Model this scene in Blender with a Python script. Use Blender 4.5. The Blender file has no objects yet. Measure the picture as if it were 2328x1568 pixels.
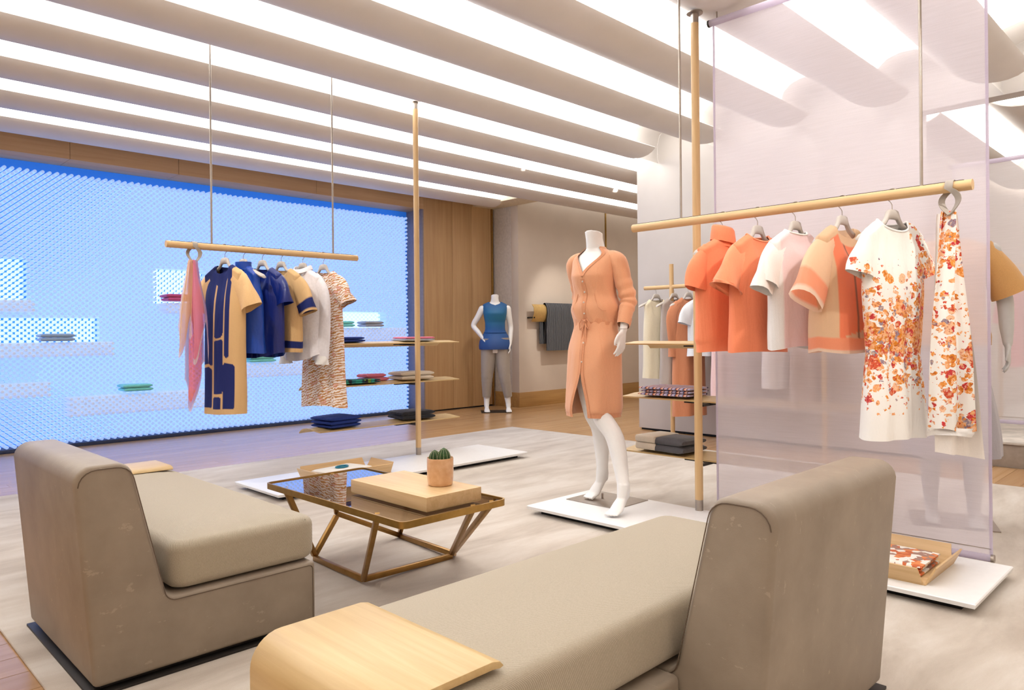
import bpy, bmesh, math, random
import numpy as np
from mathutils import Vector, Matrix
random.seed(7); RNG = np.random.RandomState(5)
PI = math.pi
scn = bpy.context.scene
COL = scn.collection
# ------------------------------------------------------------------ camera
H = 1.06
cd = bpy.data.cameras.new('camera'); cam = bpy.data.objects.new('camera', cd); COL.objects.link(cam)
cam.location = (0, 0, H)
cd.sensor_width = 36; cd.lens = 36*1672/2328; cd.shift_y = -27/2328; cd.clip_start = .05; cd.clip_end = 100
A_ = math.radians(45.15)
Fv = Vector((math.cos(A_), math.sin(A_), 0)); Rv = Vector((math.sin(A_), -math.cos(A_), 0)); Uv = Vector((0, 0, 1))
rl = .0095
rr = (Rv - Uv*(-rl)*-1).normalized() if False else (Rv*math.cos(rl) - Uv*math.sin(rl))
uu = (Uv*math.cos(rl) + Rv*math.sin(rl))
cam.matrix_world = Matrix(((rr.x, uu.x, -Fv.x, 0), (rr.y, uu.y, -Fv.y, 0), (rr.z, uu.z, -Fv.z, H), (0, 0, 0, 1)))
scn.camera = cam
# ------------------------------------------------------------------ world, exposure
w = bpy.data.worlds.new('world'); scn.world = w; w.use_nodes = True
w.node_tree.nodes['Background'].inputs[0].default_value = (1, .96, .92, 1)
w.node_tree.nodes['Background'].inputs[1].default_value = .15
vs = scn.view_settings; vs.view_transform = 'Standard'; vs.look = 'None'; vs.exposure = 0.0; vs.gamma = 1; vs.use_curve_mapping = False
COVE = 3.2          # radiance of the luminous ceiling coves
TUBE = .70          # radiance of the lit tubes
def spot(name, loc, tgt, power, ang=40, col=(1, .93, .84), blend=.6, size=.04):
    l = bpy.data.lights.new(name, 'SPOT'); l.energy = power; l.spot_size = math.radians(ang); l.spot_blend = blend; l.color = col; l.shadow_soft_size = size
    o = bpy.data.objects.new(name, l); COL.objects.link(o); o.location = loc
    o.rotation_euler = (Vector(tgt)-Vector(loc)).to_track_quat('-Z', 'Y').to_euler(); return o
spot('spot_light', (2.2, 1.95, 2.9), (3.4, 2.7, .9), 85, 36)
spot('spot_light', (2.0, 1.2, 2.9), (3.4, 1.3, 1.2), 120, 46)
spot('spot_light', (2.7, -.1, 2.85), (3.36, 1.5, 1.25), 85, 44)  # added fill spot without a fixture, brightens the fronts of the orange tops
spot('spot_light', (5.9, 5.7, 2.9), (6.9, 7.3, .9), 60, 34)
spot('spot_light', (7.6, 5.7, 2.9), (8.4, 7.36, 1.15), 130, 44)
spot('spot_light', (1.0, 4.0, 2.9), (2.3, 4.7, 1.2), 80, 44)
spot('spot_light', (5.0, 4.1, 2.9), (6.3, 4.1, .9), 35, 40)
# ------------------------------------------------------------------ node helpers
def lin(c):
    return tuple(((x/255)/12.92 if x/255 <= .04045 else ((x/255+.055)/1.055)**2.4) for x in c)
class NT:
    def __init__(s, name):
        s.m = bpy.data.materials.new(name); s.m.use_nodes = True; s.t = s.m.node_tree; s.n = s.t.nodes; s.b = s.n['Principled BSDF']; s.out = s.n['Material Output']
    def node(s, typ, ins=None, **kw):
        n = s.n.new(typ)
        for k, v in kw.items(): setattr(n, k, v)
        for k, v in (ins or {}).items(): s.set(n.inputs[k], v)
        return n
    def set(s, sock, v):
        if isinstance(v, bpy.types.NodeSocket): s.t.links.new(v, sock)
        elif isinstance(v, (tuple, list)) and len(v) == 3 and sock.type == 'RGBA': sock.default_value = (*v, 1)
        else: sock.default_value = v
    def P(s, **kw):
        for k, v in kw.items(): s.set(s.b.inputs[k.replace('_', ' ')], v)
    def coord(s, kind='Object'): return s.node('ShaderNodeTexCoord').outputs[kind]
    def mapping(s, v, scale=(1, 1, 1), rot=(0, 0, 0), loc=(0, 0, 0)):
        return s.node('ShaderNodeMapping', {'Vector': v, 'Scale': scale, 'Rotation': rot, 'Location': loc}).outputs[0]
    def noise(s, v, scale=5, detail=3, rough=.5, dist=0, out='Fac'):
        return s.node('ShaderNodeTexNoise', {'Vector': v, 'Scale': scale, 'Detail': detail, 'Roughness': rough, 'Distortion': dist}).outputs[out]
    def ramp(s, f, stops, interp='LINEAR'):
        n = s.node('ShaderNodeValToRGB', {'Fac': f}); e = n.color_ramp.elements; n.color_ramp.interpolation = interp
        while len(e) < len(stops): e.new(.5)
        for x, (p, c) in zip(e, stops): x.position = p; x.color = (*c, 1) if len(c) == 3 else c
        return n.outputs[0]
    def mix(s, f, a, b, blend='MIX'):
        n = s.node('ShaderNodeMix', data_type='RGBA', blend_type=blend); s.set(n.inputs[0], f); s.set(n.inputs[6], a); s.set(n.inputs[7], b); return n.outputs[2]
    def math(s, op, a, b=0., c=0., clamp=False):
        n = s.node('ShaderNodeMath', operation=op, use_clamp=clamp); s.set(n.inputs[0], a); s.set(n.inputs[1], b)
        if op in ('MULTIPLY_ADD', 'SMOOTH_MIN'): s.set(n.inputs[2], c)
        return n.outputs[0]
    def bump(s, h, strength=.2, dist=.01):
        s.t.links.new(s.node('ShaderNodeBump', {'Height': h, 'Strength': strength, 'Distance': dist}).outputs[0], s.b.inputs['Normal'])
MAT = {}
def plain(name, rgb, rough=.6, metal=0, spec=.5, var=.04, sheen=0, scale=30, bump=0):
    if name in MAT: return MAT[name]
    t = NT(name); c = lin(rgb); co = t.coord()
    n = t.noise(co, scale, 3)
    lo = tuple(x*(1-var*2) for x in c); hi = tuple(min(1, x*(1+var*2)) for x in c)
    t.P(Base_Color=t.ramp(n, [(.3, lo), (.7, hi)]), Roughness=rough, Metallic=metal, Specular_IOR_Level=spec)
    if sheen: t.P(Sheen_Weight=sheen, Sheen_Roughness=.5)
    if bump: t.bump(t.noise(co, scale*6, 2), bump, .002)
    MAT[name] = t.m; return t.m
def wood(name, a, b, axis=0, rough=.45, scale=1., rnd=False):
    if name in MAT: return MAT[name]
    t = NT(name); co = t.coord()
    sc = [38*scale]*3; sc[axis] = 1.6*scale
    if rnd:
        oi = t.node('ShaderNodeObjectInfo'); v = t.node('ShaderNodeVectorMath', operation='ADD'); t.set(v.inputs[0], co)
        cb = t.node('ShaderNodeCombineXYZ', {'X': t.math('MULTIPLY', oi.outputs['Random'], 17.), 'Y': t.math('MULTIPLY', oi.outputs['Random'], 31.), 'Z': 0.}); t.set(v.inputs[1], cb.outputs[0]); co = v.outputs[0]
    g = t.noise(t.mapping(co, sc), 1., 5, .6, .6)
    fine = t.noise(t.mapping(co, [x*4 for x in sc]), 1., 2)
    col = t.ramp(g, [(.3, lin(b)), (.7, lin(a))])
    col = t.mix(t.math('MULTIPLY', fine, .25), col, lin(b))
    if rnd: col = t.mix(t.math('MULTIPLY', oi.outputs['Random'], .45), col, tuple(x*.8 for x in lin(b)))
    t.P(Base_Color=col, Roughness=rough); t.bump(fine, .06, .002)
    MAT[name] = t.m; return t.m
M_OAK = [wood('oak_%s' % 'xyz'[i], (226, 193, 145), (205, 168, 118), i) for i in range(3)]
M_OAKY = [wood('oak_yellow_%s' % 'xyz'[i], (215, 187, 134), (196, 164, 110), i, .4) for i in range(3)]
M_PANEL = wood('wall_veneer', (206, 170, 124), (188, 150, 106), 2, .5, .5)
M_PANELX = wood('soffit_veneer', (206, 172, 130), (188, 152, 110), 0, .5, .5)
M_FLOOR = wood('oak_floor', (205, 165, 120), (178, 136, 92), 0, .24, .5, True)
M_WHITE = plain('white_paint', (238, 236, 233), .55, var=.01)
M_CEIL = plain('ceiling_paint', (226, 221, 216), .6, var=.015, scale=3)
M_PART = plain('partition_plaster', (203, 196, 190), .7, var=.025, scale=2)
M_BEIGE = plain('wall_plaster', (220, 207, 193), .7, var=.02, scale=2)
M_BRASS = plain('brass', (176, 140, 78), .32, .9, var=.05)
M_BRONZE = plain('bronze', (160, 122, 68), .35, .85, var=.06)
M_STEEL = plain('brushed_steel', (170, 160, 150), .35, .9, var=.03)
M_DARK = plain('dark_metal', (42, 38, 36), .5, .3, var=.05)
M_BLACK = plain('shadow_black', (14, 13, 14), .7, var=.02)  # near-black that puts the shade of recessed gaps into the colour
M_HANG = plain('greige_hanger', (196, 189, 182), .5, var=.02)
M_MANN = plain('mannequin_white', (240, 239, 237), .42, var=.005)
M_STRAP = plain('strap_leather', (165, 156, 146), .5, var=.04)
M_PLAT = plain('platform_white', (244, 244, 244), .35, var=.008)
M_GOLDP = plain('gold_panel', (200, 166, 104), .4, .4, var=.04)
def fabric(name, rgb, rough=.85, var=.05, sheen=.2, scale=220, bump=.25, trans=0, satin=False):
    if name in MAT: return MAT[name]
    t = NT(name); co = t.coord(); c = lin(rgb)
    n = t.noise(co, scale, 2); n2 = t.noise(co, 6, 2)
    col = t.ramp(n, [(.3, tuple(x*(1-var) for x in c)), (.7, tuple(min(1, x*(1+var)) for x in c))])
    col = t.mix(t.math('MULTIPLY', n2, .15), col, tuple(x*.86 for x in c))
    t.P(Base_Color=col, Roughness=.35 if satin else rough, Sheen_Weight=sheen)
    lowf = t.noise(t.mapping(co, (13, 13, 3.2)), 1., 3, .55, .8)
    t.bump(t.math('ADD', t.math('MULTIPLY', n, bump*.12), lowf), .45, .016)
    if trans:
        tr = t.node('ShaderNodeBsdfTransparent'); tl = t.node('ShaderNodeBsdfTranslucent', {'Color': c})
        m1 = t.node('ShaderNodeMixShader', {0: .35, 1: t.b.outputs[0], 2: tl.outputs[0]})
        m2 = t.node('ShaderNodeMixShader', {0: trans, 1: m1.outputs[0], 2: tr.outputs[0]}); t.t.links.new(m2.outputs[0], t.out.inputs[0])
    MAT[name] = t.m; return t.m
def vcol(name, rough=.8, sheen=.0, trans=0, bump=.2):
    if name in MAT: return MAT[name]
    t = NT(name); a = t.node('ShaderNodeAttribute', attribute_name='Col'); n = t.noise(t.coord(), 260, 2)
    t.P(Base_Color=t.mix(t.math('MULTIPLY', n, .12), a.outputs[0], (0, 0, 0)), Roughness=rough, Sheen_Weight=sheen); lowf = t.noise(t.mapping(t.coord(), (13, 13, 3.2)), 1., 3, .55, .8); t.bump(t.math('ADD', t.math('MULTIPLY', n, bump*.12), lowf), .45, .016)
    if trans:
        tr = t.node('ShaderNodeBsdfTransparent'); tl = t.node('ShaderNodeBsdfTranslucent', {'Color': a.outputs[0]})
        m1 = t.node('ShaderNodeMixShader', {0: .35, 1: t.b.outputs[0], 2: tl.outputs[0]})
        m2 = t.node('ShaderNodeMixShader', {0: trans, 1: m1.outputs[0], 2: tr.outputs[0]}); t.t.links.new(m2.outputs[0], t.out.inputs[0])
    MAT[name] = t.m; return t.m
# ------------------------------------------------------------------ mesh helpers
class G:
    def __init__(s): s.v = []; s.f = []
    def add(s, v, f):
        o = len(s.v); s.v += [tuple(map(float, p)) for p in v]; s.f += [tuple(i+o for i in q) for q in f]; return s
    def box(s, x0, x1, y0, y1, z0, z1):
        return s.add([(x0, y0, z0), (x1, y0, z0), (x1, y1, z0), (x0, y1, z0), (x0, y0, z1), (x1, y0, z1), (x1, y1, z1), (x0, y1, z1)],
                     [(3, 2, 1, 0), (4, 5, 6, 7), (0, 1, 5, 4), (1, 2, 6, 5), (2, 3, 7, 6), (3, 0, 4, 7)])
    def loft(s, rings, cap0=True, cap1=True, closed=True):
        n = len(rings[0]); v = [p for r in rings for p in r]; f = []
        for i in range(len(rings)-1):
            for j in range(n if closed else n-1):
                k = (j+1) % n; f.append((i*n+j, i*n+k, (i+1)*n+k, (i+1)*n+j))
        if cap0: f.append(tuple(range(n-1, -1, -1)))
        if cap1: f.append(tuple((len(rings)-1)*n+j for j in range(n)))
        return s.add(v, f)
    def tube(s, pts, r, seg=10, cap=True, flat=None):
        pts = [Vector(p) for p in pts]; n = len(pts)
        rs = r if isinstance(r, (list, tuple)) else [r]*n
        T = [(pts[min(i+1, n-1)]-pts[max(i-1, 0)]).normalized() for i in range(n)]
        up = Vector((0, 0, 1)) if abs(T[0].z) < .9 else Vector((1, 0, 0))
        nrm = (up - T[0]*up.dot(T[0])).normalized(); rings = []
        for i in range(n):
            nrm = (nrm - T[i]*nrm.dot(T[i])).normalized(); b = T[i].cross(nrm)
            fy = flat or 1
            rings.append([pts[i] + nrm*rs[i]*math.cos(a) + b*rs[i]*fy*math.sin(a) for a in [2*PI*k/seg for k in range(seg)]])
        return s.loft(rings, cap, cap)
    def prism(s, poly, a, b, axis):
        def P(p, t): return {0: (t, p[0], p[1]), 1: (p[0], t, p[1]), 2: (p[0], p[1], t)}[axis]
        return s.loft([[P(p, a) for p in poly], [P(p, b) for p in poly]])
    def bar(s, a, b, w, h):
        a, b = Vector(a), Vector(b); d = (b-a).normalized()
        up = Vector((0, 0, 1)) if abs(d.z) < .95 else Vector((1, 0, 0))
        x = d.cross(up).normalized()*w/2; y = x.cross(d).normalized()*h/2
        return s.loft([[p+x+y, p-x+y, p-x-y, p+x-y] for p in (a, b)])
    def sphere(s, c, r, nu=12, nv=8, sc=(1, 1, 1)):
        rings = []
        for i in range(1, nv):
            t = PI*i/nv; rings.append([(c[0]+r*sc[0]*math.sin(t)*math.cos(2*PI*k/nu), c[1]+r*sc[1]*math.sin(t)*math.sin(2*PI*k/nu), c[2]+r*sc[2]*math.cos(t)) for k in range(nu)])
        return s.loft(rings[::-1])
def finish(me, smooth=True, ang=40):
    if smooth:
        me.polygons.foreach_set('use_smooth', [True]*len(me.polygons))
        if ang < 180: me.set_sharp_from_angle(angle=math.radians(ang))
    me.update(); return me
def mk(name, g, mat, parent=None, smooth=True, ang=40, bevel=0, seg=2, cols=None):
    me = bpy.data.meshes.new(name); me.from_pydata(g.v, [], g.f); me.validate()
    if bevel:
        bm = bmesh.new(); bm.from_mesh(me); bmesh.ops.recalc_face_normals(bm, faces=bm.faces)
        es = [e for e in bm.edges if len(e.link_faces) == 2 and e.calc_face_angle() > .6]
        bmesh.ops.bevel(bm, geom=es, offset=bevel, segments=seg, affect='EDGES', profile=.5, clamp_overlap=True); bm.to_mesh(me); bm.free()
    if cols is not None:
        at = me.color_attributes.new('Col', 'FLOAT_COLOR', 'POINT'); at.data.foreach_set('color', np.array([(*c, 1) for c in cols], 'f').ravel())
    finish(me, smooth, ang)
    o = bpy.data.objects.new(name, me); COL.objects.link(o)
    if mat: me.materials.append(mat)
    if parent: o.parent = parent
    return o
def boxo(name, x0, x1, y0, y1, z0, z1, mat, parent=None, bevel=.003, seg=2):
    return mk(name, G().box(x0, x1, y0, y1, z0, z1), mat, parent, True, 40, bevel, seg)
def empty(name, loc=(0, 0, 0), rz=0):
    o = bpy.data.objects.new(name, None); COL.objects.link(o); o.location = loc; o.rotation_euler = (0, 0, rz); o.empty_display_size = .1; return o
def tag(o, label, cat, group=None):
    o['label'] = label; o['category'] = cat
    if group: o['group'] = group
    return o
def struct(o): o['kind'] = 'structure'; return o
def copy_tree(o, parent=None):
    c = o.copy(); COL.objects.link(c); c.parent = parent
    for ch in list(o.children): copy_tree(ch, c)
    return c
def interp(tab, t):
    xs = [r[0] for r in tab]
    return [float(np.interp(t, xs, [r[k] for r in tab])) for k in range(1, len(tab[0]))]
def sstep(a, b, x):
    t = min(1, max(0, (x-a)/(b-a))); return t*t*(3-2*t)
# ================================================================== SETTING
# floor base + planks
fl = struct(boxo('floor', -2, 12, -2.5, 8.6, -.10, -.012, plain('subfloor', (150, 118, 84), .7), None, 0))
PW = .15; row = 0; y = 8.3
plank_meshes = {}
def plank(x0, x1, y0, y1):
    L = round(x1-x0, 3)
    if L < .12: return
    if L not in plank_meshes:
        p = mk('plank', G().box(0, L, .0008, PW-.0008, -.012, 0), M_FLOOR, None, True, 40, .001, 1); plank_meshes[L] = p.data; o = p
    else: o = bpy.data.objects.new('plank', plank_meshes[L]); COL.objects.link(o)
    o.location = (x0, y0, 0); o.parent = fl
while y > -.2:
    off = [0, 1.3, .55, 1.75, .95][row % 5]
    segs = [(-.3, 6.62 if y < 4.5 else 11.3)] if y > 5.72 else ([(-.3, .66), (5.7, 6.62 if y < 4.5 else 11.3)] if y > .35 else [(5.7, 6.62)])
    for (a, b) in segs:
        x = a
        cut = a + .5 + off if b-a > 3 else b
        while x < b-.05:
            e = min(b, cut); e = b if b-e < .3 else e
            plank(round(x, 2), round(e, 2), y, y+PW); x = e; cut = e + 2.4
    y -= PW; row += 1
# rug
def m_rug():
    t = NT('rug_pile'); co = t.coord()
    a = t.noise(t.mapping(co, (1.1, 3.6, 1)), 1.2, 6, .62, .4); b = t.noise(t.mapping(co, (3, 22, 1)), 2., 4, .6); c = t.noise(co, 420, 2)
    d = t.noise(t.mapping(co, (.8, .8, 1)), 1., 2)
    col = t.ramp(a, [(.34, lin((172, 158, 142))), (.5, lin((207, 196, 182))), (.64, lin((228, 221, 211)))])
    col = t.mix(t.math('MULTIPLY', b, .5), col, lin((202, 186, 168)))
    col = t.mix(t.math('MULTIPLY', d, .3), col, lin((214, 206, 198)))
    col = t.mix(t.math('MULTIPLY', c, .2), col, lin((150, 138, 126)))
    t.P(Base_Color=col, Roughness=.95, Sheen_Weight=.25); t.bump(c, .5, .004); return t.m
rug = boxo('rug', .555, 5.81, -1.4, 5.85, 0, .012, m_rug(), None, .004)
tag(rug, 'large pale beige distressed rug under the two sofas and coffee table', 'rug')
# ---- walls
struct(boxo('wall_behind', -2.1, -2, -2.5, 8.6, 0, 3.4, M_BEIGE, None, 0))
struct(boxo('wall_near', -2, 12, -2.6, -2.5, 0, 3.4, M_BEIGE, None, 0))
struct(boxo('wall_far', 11.3, 11.4, -2.5, 8.6, 0, 3.4, M_BEIGE, None, 0))
YW = 7.86
RX = 6.16; RZ = 2.742
wb = struct(empty('wall_back', (0, YW, 0)))
# soffit boards above the lit recess, then the veneer door panels
for i, (a, b) in enumerate([(-2, .95), (.953, 1.95), (1.953, 2.95), (2.953, 4.55), (4.553, 6.16)]):
    o = boxo('soffit_panel', a, b, 0, .62, RZ, 3.4, M_PANELX, wb, .0015)
for (a, b) in [(RX, 6.66), (6.663, 7.02), (7.023, 7.40)]:
    boxo('veneer_panel', a, b, 0, .70, .02, 3.4, M_PANEL, wb, .002)
boxo('brass_strip', 7.405, 7.435, -.012, .4, .01, 3.0, M_BRASS, wb, .002)
boxo('shadow_strip', 7.39, 7.445, .004, .5, .0, 3.2, M_DARK, wb, 0)
boxo('kick_strip', RX, 7.40, .012, .6, 0, .02, M_BLACK, wb, 0)
bk = plain('recess_blue_back', (40, 120, 205), .6, var=.01)
t_ = NT('backlit_panel'); t_.P(Base_Color=lin((60, 140, 230)), Emission_Color=lin((24, 110, 225)), Emission_Strength=.36); M_BACK = t_.m
boxo('recess_jamb', RX-.02, RX+.02, .001, .62, 0, RZ, plain('jamb_grey', (150, 140, 140), .6), wb, .001)
boxo('recess_back', -2, RX, .36, .40, 0, 3.4, M_BACK, wb, 0)
boxo('recess_base', -2, RX-.02, .17, .36, 0, .035, plain('recess_base_navy', (52, 66, 100), .5), wb, .002)
# plaster wall that steps forward on the right of the veneer doors
wr = struct(empty('wall_right', (0, 0, 0)))
boxo('plaster_panel', 7.46, 9.46, 7.36, 7.50, .2, 3.3, M_BEIGE, wr, .002)
boxo('plaster_panel', 9.50, 11.3, 7.36, 7.50, .2, 3.3, M_BEIGE, wr, .002)
boxo('brass_strip', 9.465, 9.495, 7.352, 7.45, .2, 3.0, M_BRASS, wr, .001)
boxo('return_panel', 7.46, 7.60, 7.50, 8.2, .2, 3.3, plain('wall_plaster_light', (206, 198, 190), .7), wr, .002)
bbm = wood('baseboard_oak', (188, 146, 90), (164, 122, 70), 0, .4, .6)
struct(boxo('baseboard_right', 7.448, 11.3, 7.348, 7.50, 0, .21, bbm, None, .002))
struct(boxo('baseboard_return', 7.448, 7.60, 7.50, 7.86, 0, .21, bbm, None, .002))
# partition with header over the passage
XP = 6.64
struct(boxo('wall_partition', XP, XP+.16, 1.90, 4.72, .02, 3.34, M_PART, None, .004))
struct(boxo('trim_1', XP+.02, XP+.14, 1.92, 4.70, 0, .02, M_BLACK, None, 0))
struct(boxo('wall_header', XP, XP+.16, -2.5, 1.90, 2.845, 3.34, M_PART, None, .003))
# step up to the next room
st = struct(empty('floor_step', (0, 0, 0)))
boxo('step_riser', 6.625, 6.66, -2.5, 1.9, 0, .175, plain('riser_taupe', (150, 136, 122), .6), st, .001)
boxo('step_tread', 6.61, 11.3, -2.5, 1.9, .176, .196, plain('tread_carpet', (196, 188, 178), .95, var=.1, scale=8), st, .003)
boxo('step_core', 6.66, 11.3, -2.5, 1.9, 0, .175, plain('core', (120, 110, 100), .8), st, 0)
# ---- ceiling: overlapping curved shells with luminous coves between them
ceil = struct(boxo('ceiling', -2, 11.4, -2.5, 8.6, 3.36, 3.46, M_WHITE, None, 0))
LZ = 2.90; LS = .778
SH = [(0, 0), (.01, -.015), (.035, -.036), (.08, -.058), (.14, -.072), (.20, -.074), (.27, -.066), (.34, -.044), (.41, -.008), (.48, .045), (.54, .11), (.59, .18), (.62, .24)]
SHI = [(y, z+.012) for y, z in SH]; SHI[0] = (.006, .006)
DOME = [(.62, .241), (.66, .29), (.74, .32), (.85, .325), (.95, .30), (1.02, .24), (1.05, .14), (1.05, .0), (1.03, -.05)]
t_ = NT('cove_vault_glow'); t_.P(Base_Color=(.9, .9, .9), Emission_Color=(1, .985, .96), Emission_Strength=COVE); M_COVE = t_.m  # vault surface itself glows, in place of LED strips hidden behind the lips
blade = struct(empty('ceiling_vault', (0, 0, LZ)))
order = ['first', 'second', 'third', 'fourth', 'fifth', 'sixth', 'seventh', 'eighth', 'ninth']
def shell(k, x0, x1, par):
    Y = 1.07+LS*k
    poly = [(Y+y, z) for y, z in SH] + [(Y+y, z) for y, z in SHI[::-1]]
    o = mk('curved_panel', G().prism(poly, x0, x1, 0), M_CEIL, par, True, 50); return o
def cove(k, x0, x1, label=None):
    Y = 1.07+LS*(k-1)
    r = [[(x, Y+y, z) for y, z in DOME] for x in (x0, x1)]
    o = mk('cove_light', G().loft(r, False, False, False), M_COVE, None, True, 180); o.location = (0, 0, LZ)
    return o
names = {0: 'widest cove light strip overhead at the far right beyond the sheer panel', 1: 'cove light strip crossing behind the middle of the sheer panel',
         2: 'cove light strip meeting the top of the right wooden post', 3: 'cove light strip above the standing mannequin, fourth from the right',
         4: 'cove light strip whose shell ends at the grey partition', 5: 'cove light strip that the left wooden post rises into',
         6: 'third cove light strip counted from the blue wall', 7: 'second cove light strip counted from the blue wall', 8: 'narrow cove light strip closest to the blue tube wall'}
for k in range(-5, 9):
    x1 = 6.2 if k <= 4 else (7.10 if k == 8 else 11.2)
    shell(k, -1.95, x1, blade)
    o = cove(k, -1.95, 6.22 if k <= 4 else (7.06 if k == 8 else 11.2))
    tag(o, names.get(k, 'cove light strip over the front of the shop, out of view overhead'), 'cove light', 'ceiling cove lights')
for k in range(-1, 5):
    Y = 1.07+LS*(k-1)
    mk('vault_end', G().loft([[(x, Y+y, z) for y, z in DOME] for x in (6.221, 6.638)], False, False, False), M_CEIL, blade, True, 180)
for k in range(-3, 2):
    shell(k, 7.0, 11.2, blade); o = cove(k, 6.85, 11.2)
    tag(o, 'cove light strip in the room beyond the step', 'cove light', 'cove lights beyond the step')
boxo('cove_end_wall', 7.06, 7.46, 6.9, 7.9, -.02, .38, plain('cove_end_cream', (228, 216, 190), .7), blade, .001)
# ================================================================== LIT TUBE WALL
t_ = NT('acrylic_tube'); co = t_.coord('Normal')
t_.P(Base_Color=lin((140, 165, 205)), Roughness=.25, Emission_Color=lin((166, 198, 255)), Emission_Strength=TUBE); M_TUBE = t_.m  # backlight piped through the acrylic is put in as the tubes' own glow
t_ = NT('acrylic_tube_bright'); t_.P(Base_Color=lin((190, 205, 225)), Roughness=.25, Emission_Color=lin((210, 234, 255)), Emission_Strength=TUBE*1.15); M_TUBEB = t_.m  # short pocket tubes, stronger backlight put into their glow
t_ = NT('acrylic_tube_frosted_dim'); t_.P(Base_Color=lin((192, 204, 228)), Roughness=.4, Emission_Color=lin((186, 204, 240)), Emission_Strength=TUBE*.62); M_TUBEF = t_.m  # frosted ledge tubes, with a weaker glow put in as they are less lit
tw = tag(empty('tube_wall', (0, YW, 0)), 'glowing blue wall of hundreds of clear acrylic tubes set in a recess', 'light wall')
POCK = [(0.9, 1.62, 1.415, 1.80), (0.9, 2.22, 1.014, 1.247), (2.79, 3.30, 1.416, 1.782), (4.9, 5.66, 1.146, 1.354)]
SHELF = [(0.9, 1.66, 1.302, 1.412), (0.9, 2.31, .888, 1.010), (0.9, 1.77, .521, .651), (1.94, 3.5, .301, .50), (2.81, 3.7, 1.304, 1.412), (3.68, 4.7, .584, .745), (4.7, 5.87, .977, 1.14)]
DX, DZ, TR = .0605, .0262, .0165
def tube_mesh(seg):
    g = G(); r0 = [(TR*math.cos(2*PI*i/seg), 0, TR*math.sin(2*PI*i/seg)) for i in range(seg)]
    r1 = [(x*.98, -.97, z*.98) for x, _, z in r0]; r2 = [(x*.72, -1, z*.72) for x, _, z in r0]
    g.loft([r0, r1, r2], False, True); return g
tm = {}
for nm, m_ in (('n', M_TUBE), ('b', M_TUBEB), ('f', M_TUBEF)):
    o = mk('tube', tube_mesh(10), m_, None, True, 30); tm[nm] = o.data; bpy.data.objects.remove(o)
stuffs = {'n': G(), 'b': G(), 'f': G()}
cells = []
nz = int((2.665-.05)/DZ)
for j in range(nz):
    z = .055 + j*DZ
    nx = int((6.0-.9)/DX)
    for i in range(nx):
        x = 6.0 - (i + .5*(j % 2))*DX
        if x < .9: continue
        kind = 'n'; L = .19 + RNG.uniform(-.012, .012)
        for (a, b, c, d) in POCK:
            if a <= x <= b and c <= z <= d: kind = 'b'; L = .06
        for (a, b, c, d) in SHELF:
            if a <= x <= b and c <= z <= d: kind = 'f'; L = .36 + RNG.uniform(-.01, .01)
        cells.append((x, z, kind, L))
vis = sorted([c for c in cells if c[0] > 1.42], key=lambda c: c[0]+abs(c[1]-.9)*.25)
first = set(id(c) for c in vis[:290])
tg = tube_mesh(8)
tv = np.array(tg.v); tf = tg.f
for c in cells:
    x, z, kind, L = c
    if id(c) in first:
        o = bpy.data.objects.new('tube', tm[kind]); COL.objects.link(o); o.parent = tw; o.location = (x, .36, z); o.scale = (1, L, 1)
    else:
        v = tv*np.array([1, L, 1])+np.array([x, .36, z]); stuffs[kind].add(v.tolist(), tf)
for k, m_ in (('n', M_TUBE), ('b', M_TUBEB), ('f', M_TUBEF)):
    o = mk('tube_field', stuffs[k], m_, tw, True, 30); o['kind'] = 'stuff'
# ================================================================== PLATFORMS
def platform(x0, x1, y0, y1, label):
    e = tag(empty('display_platform', ((x0+x1)/2, (y0+y1)/2, .012)), label, 'platform', 'low white display platforms')
    hx, hy = (x1-x0)/2, (y1-y0)/2
    g = G(); z = [(.022, -.03), (.03, -.004), (.046, 0), (.05, -.004)]
    g.loft([[(sx*(hx+d), sy*(hy+d), zz) for sx, sy in ((-1, -1), (1, -1), (1, 1), (-1, 1))] for zz, d in z])
    mk('top', g, M_PLAT, e, True, 30)
    boxo('plinth', -hx+.06, hx-.06, -hy+.06, hy-.06, 0, .0225, M_BLACK, e, 0)  # base coloured black to give the shadow gap under the slab
platform(3.06, 3.66, .71, 2.97, 'long low white platform under the standing mannequin and orange clothes')
platform(2.20, 4.45, 4.30, 4.92, 'long low white platform behind the coffee table tinted blue')
PZ = .062
# ================================================================== SOFAS
def m_leather():
    t = NT('taupe_leather'); co = t.coord()
    a = t.noise(co, 5, 5, .6); s = t.noise(t.mapping(co, (14, 60, 30), (.5, .3, .2)), 1., 4, .7); f = t.noise(co, 380, 3)
    col = t.ramp(a, [(.3, lin((140, 126, 110))), (.7, lin((158, 144, 127)))])
    col = t.mix(t.math('MULTIPLY', t.math('GREATER_THAN', s, .66), .35), col, lin((190, 172, 150)))
    t.P(Base_Color=col, Roughness=.48, Specular_IOR_Level=.45); t.bump(f, .12, .002); return t.m
def m_weave():
    t = NT('cushion_weave'); co = t.coord()
    wv = t.node('ShaderNodeTexWave', {'Vector': t.mapping(co, (1, 1, 1), (.0, .3, .6)), 'Scale': 110., 'Distortion': .6, 'Detail': 1.}, wave_type='BANDS'); n = t.noise(co, 300, 2)
    h = t.math('MULTIPLY', wv.outputs['Fac'], n)
    t.P(Base_Color=t.ramp(h, [(.1, lin((166, 154, 134))), (.6, lin((192, 181, 160)))]), Roughness=.9, Sheen_Weight=.2); t.bump(h, .5, .002); return t.m
M_LEA = m_leather(); M_WEA = m_weave()
M_STITCH = plain('stitch_thread', (104, 88, 74), .8)
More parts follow.
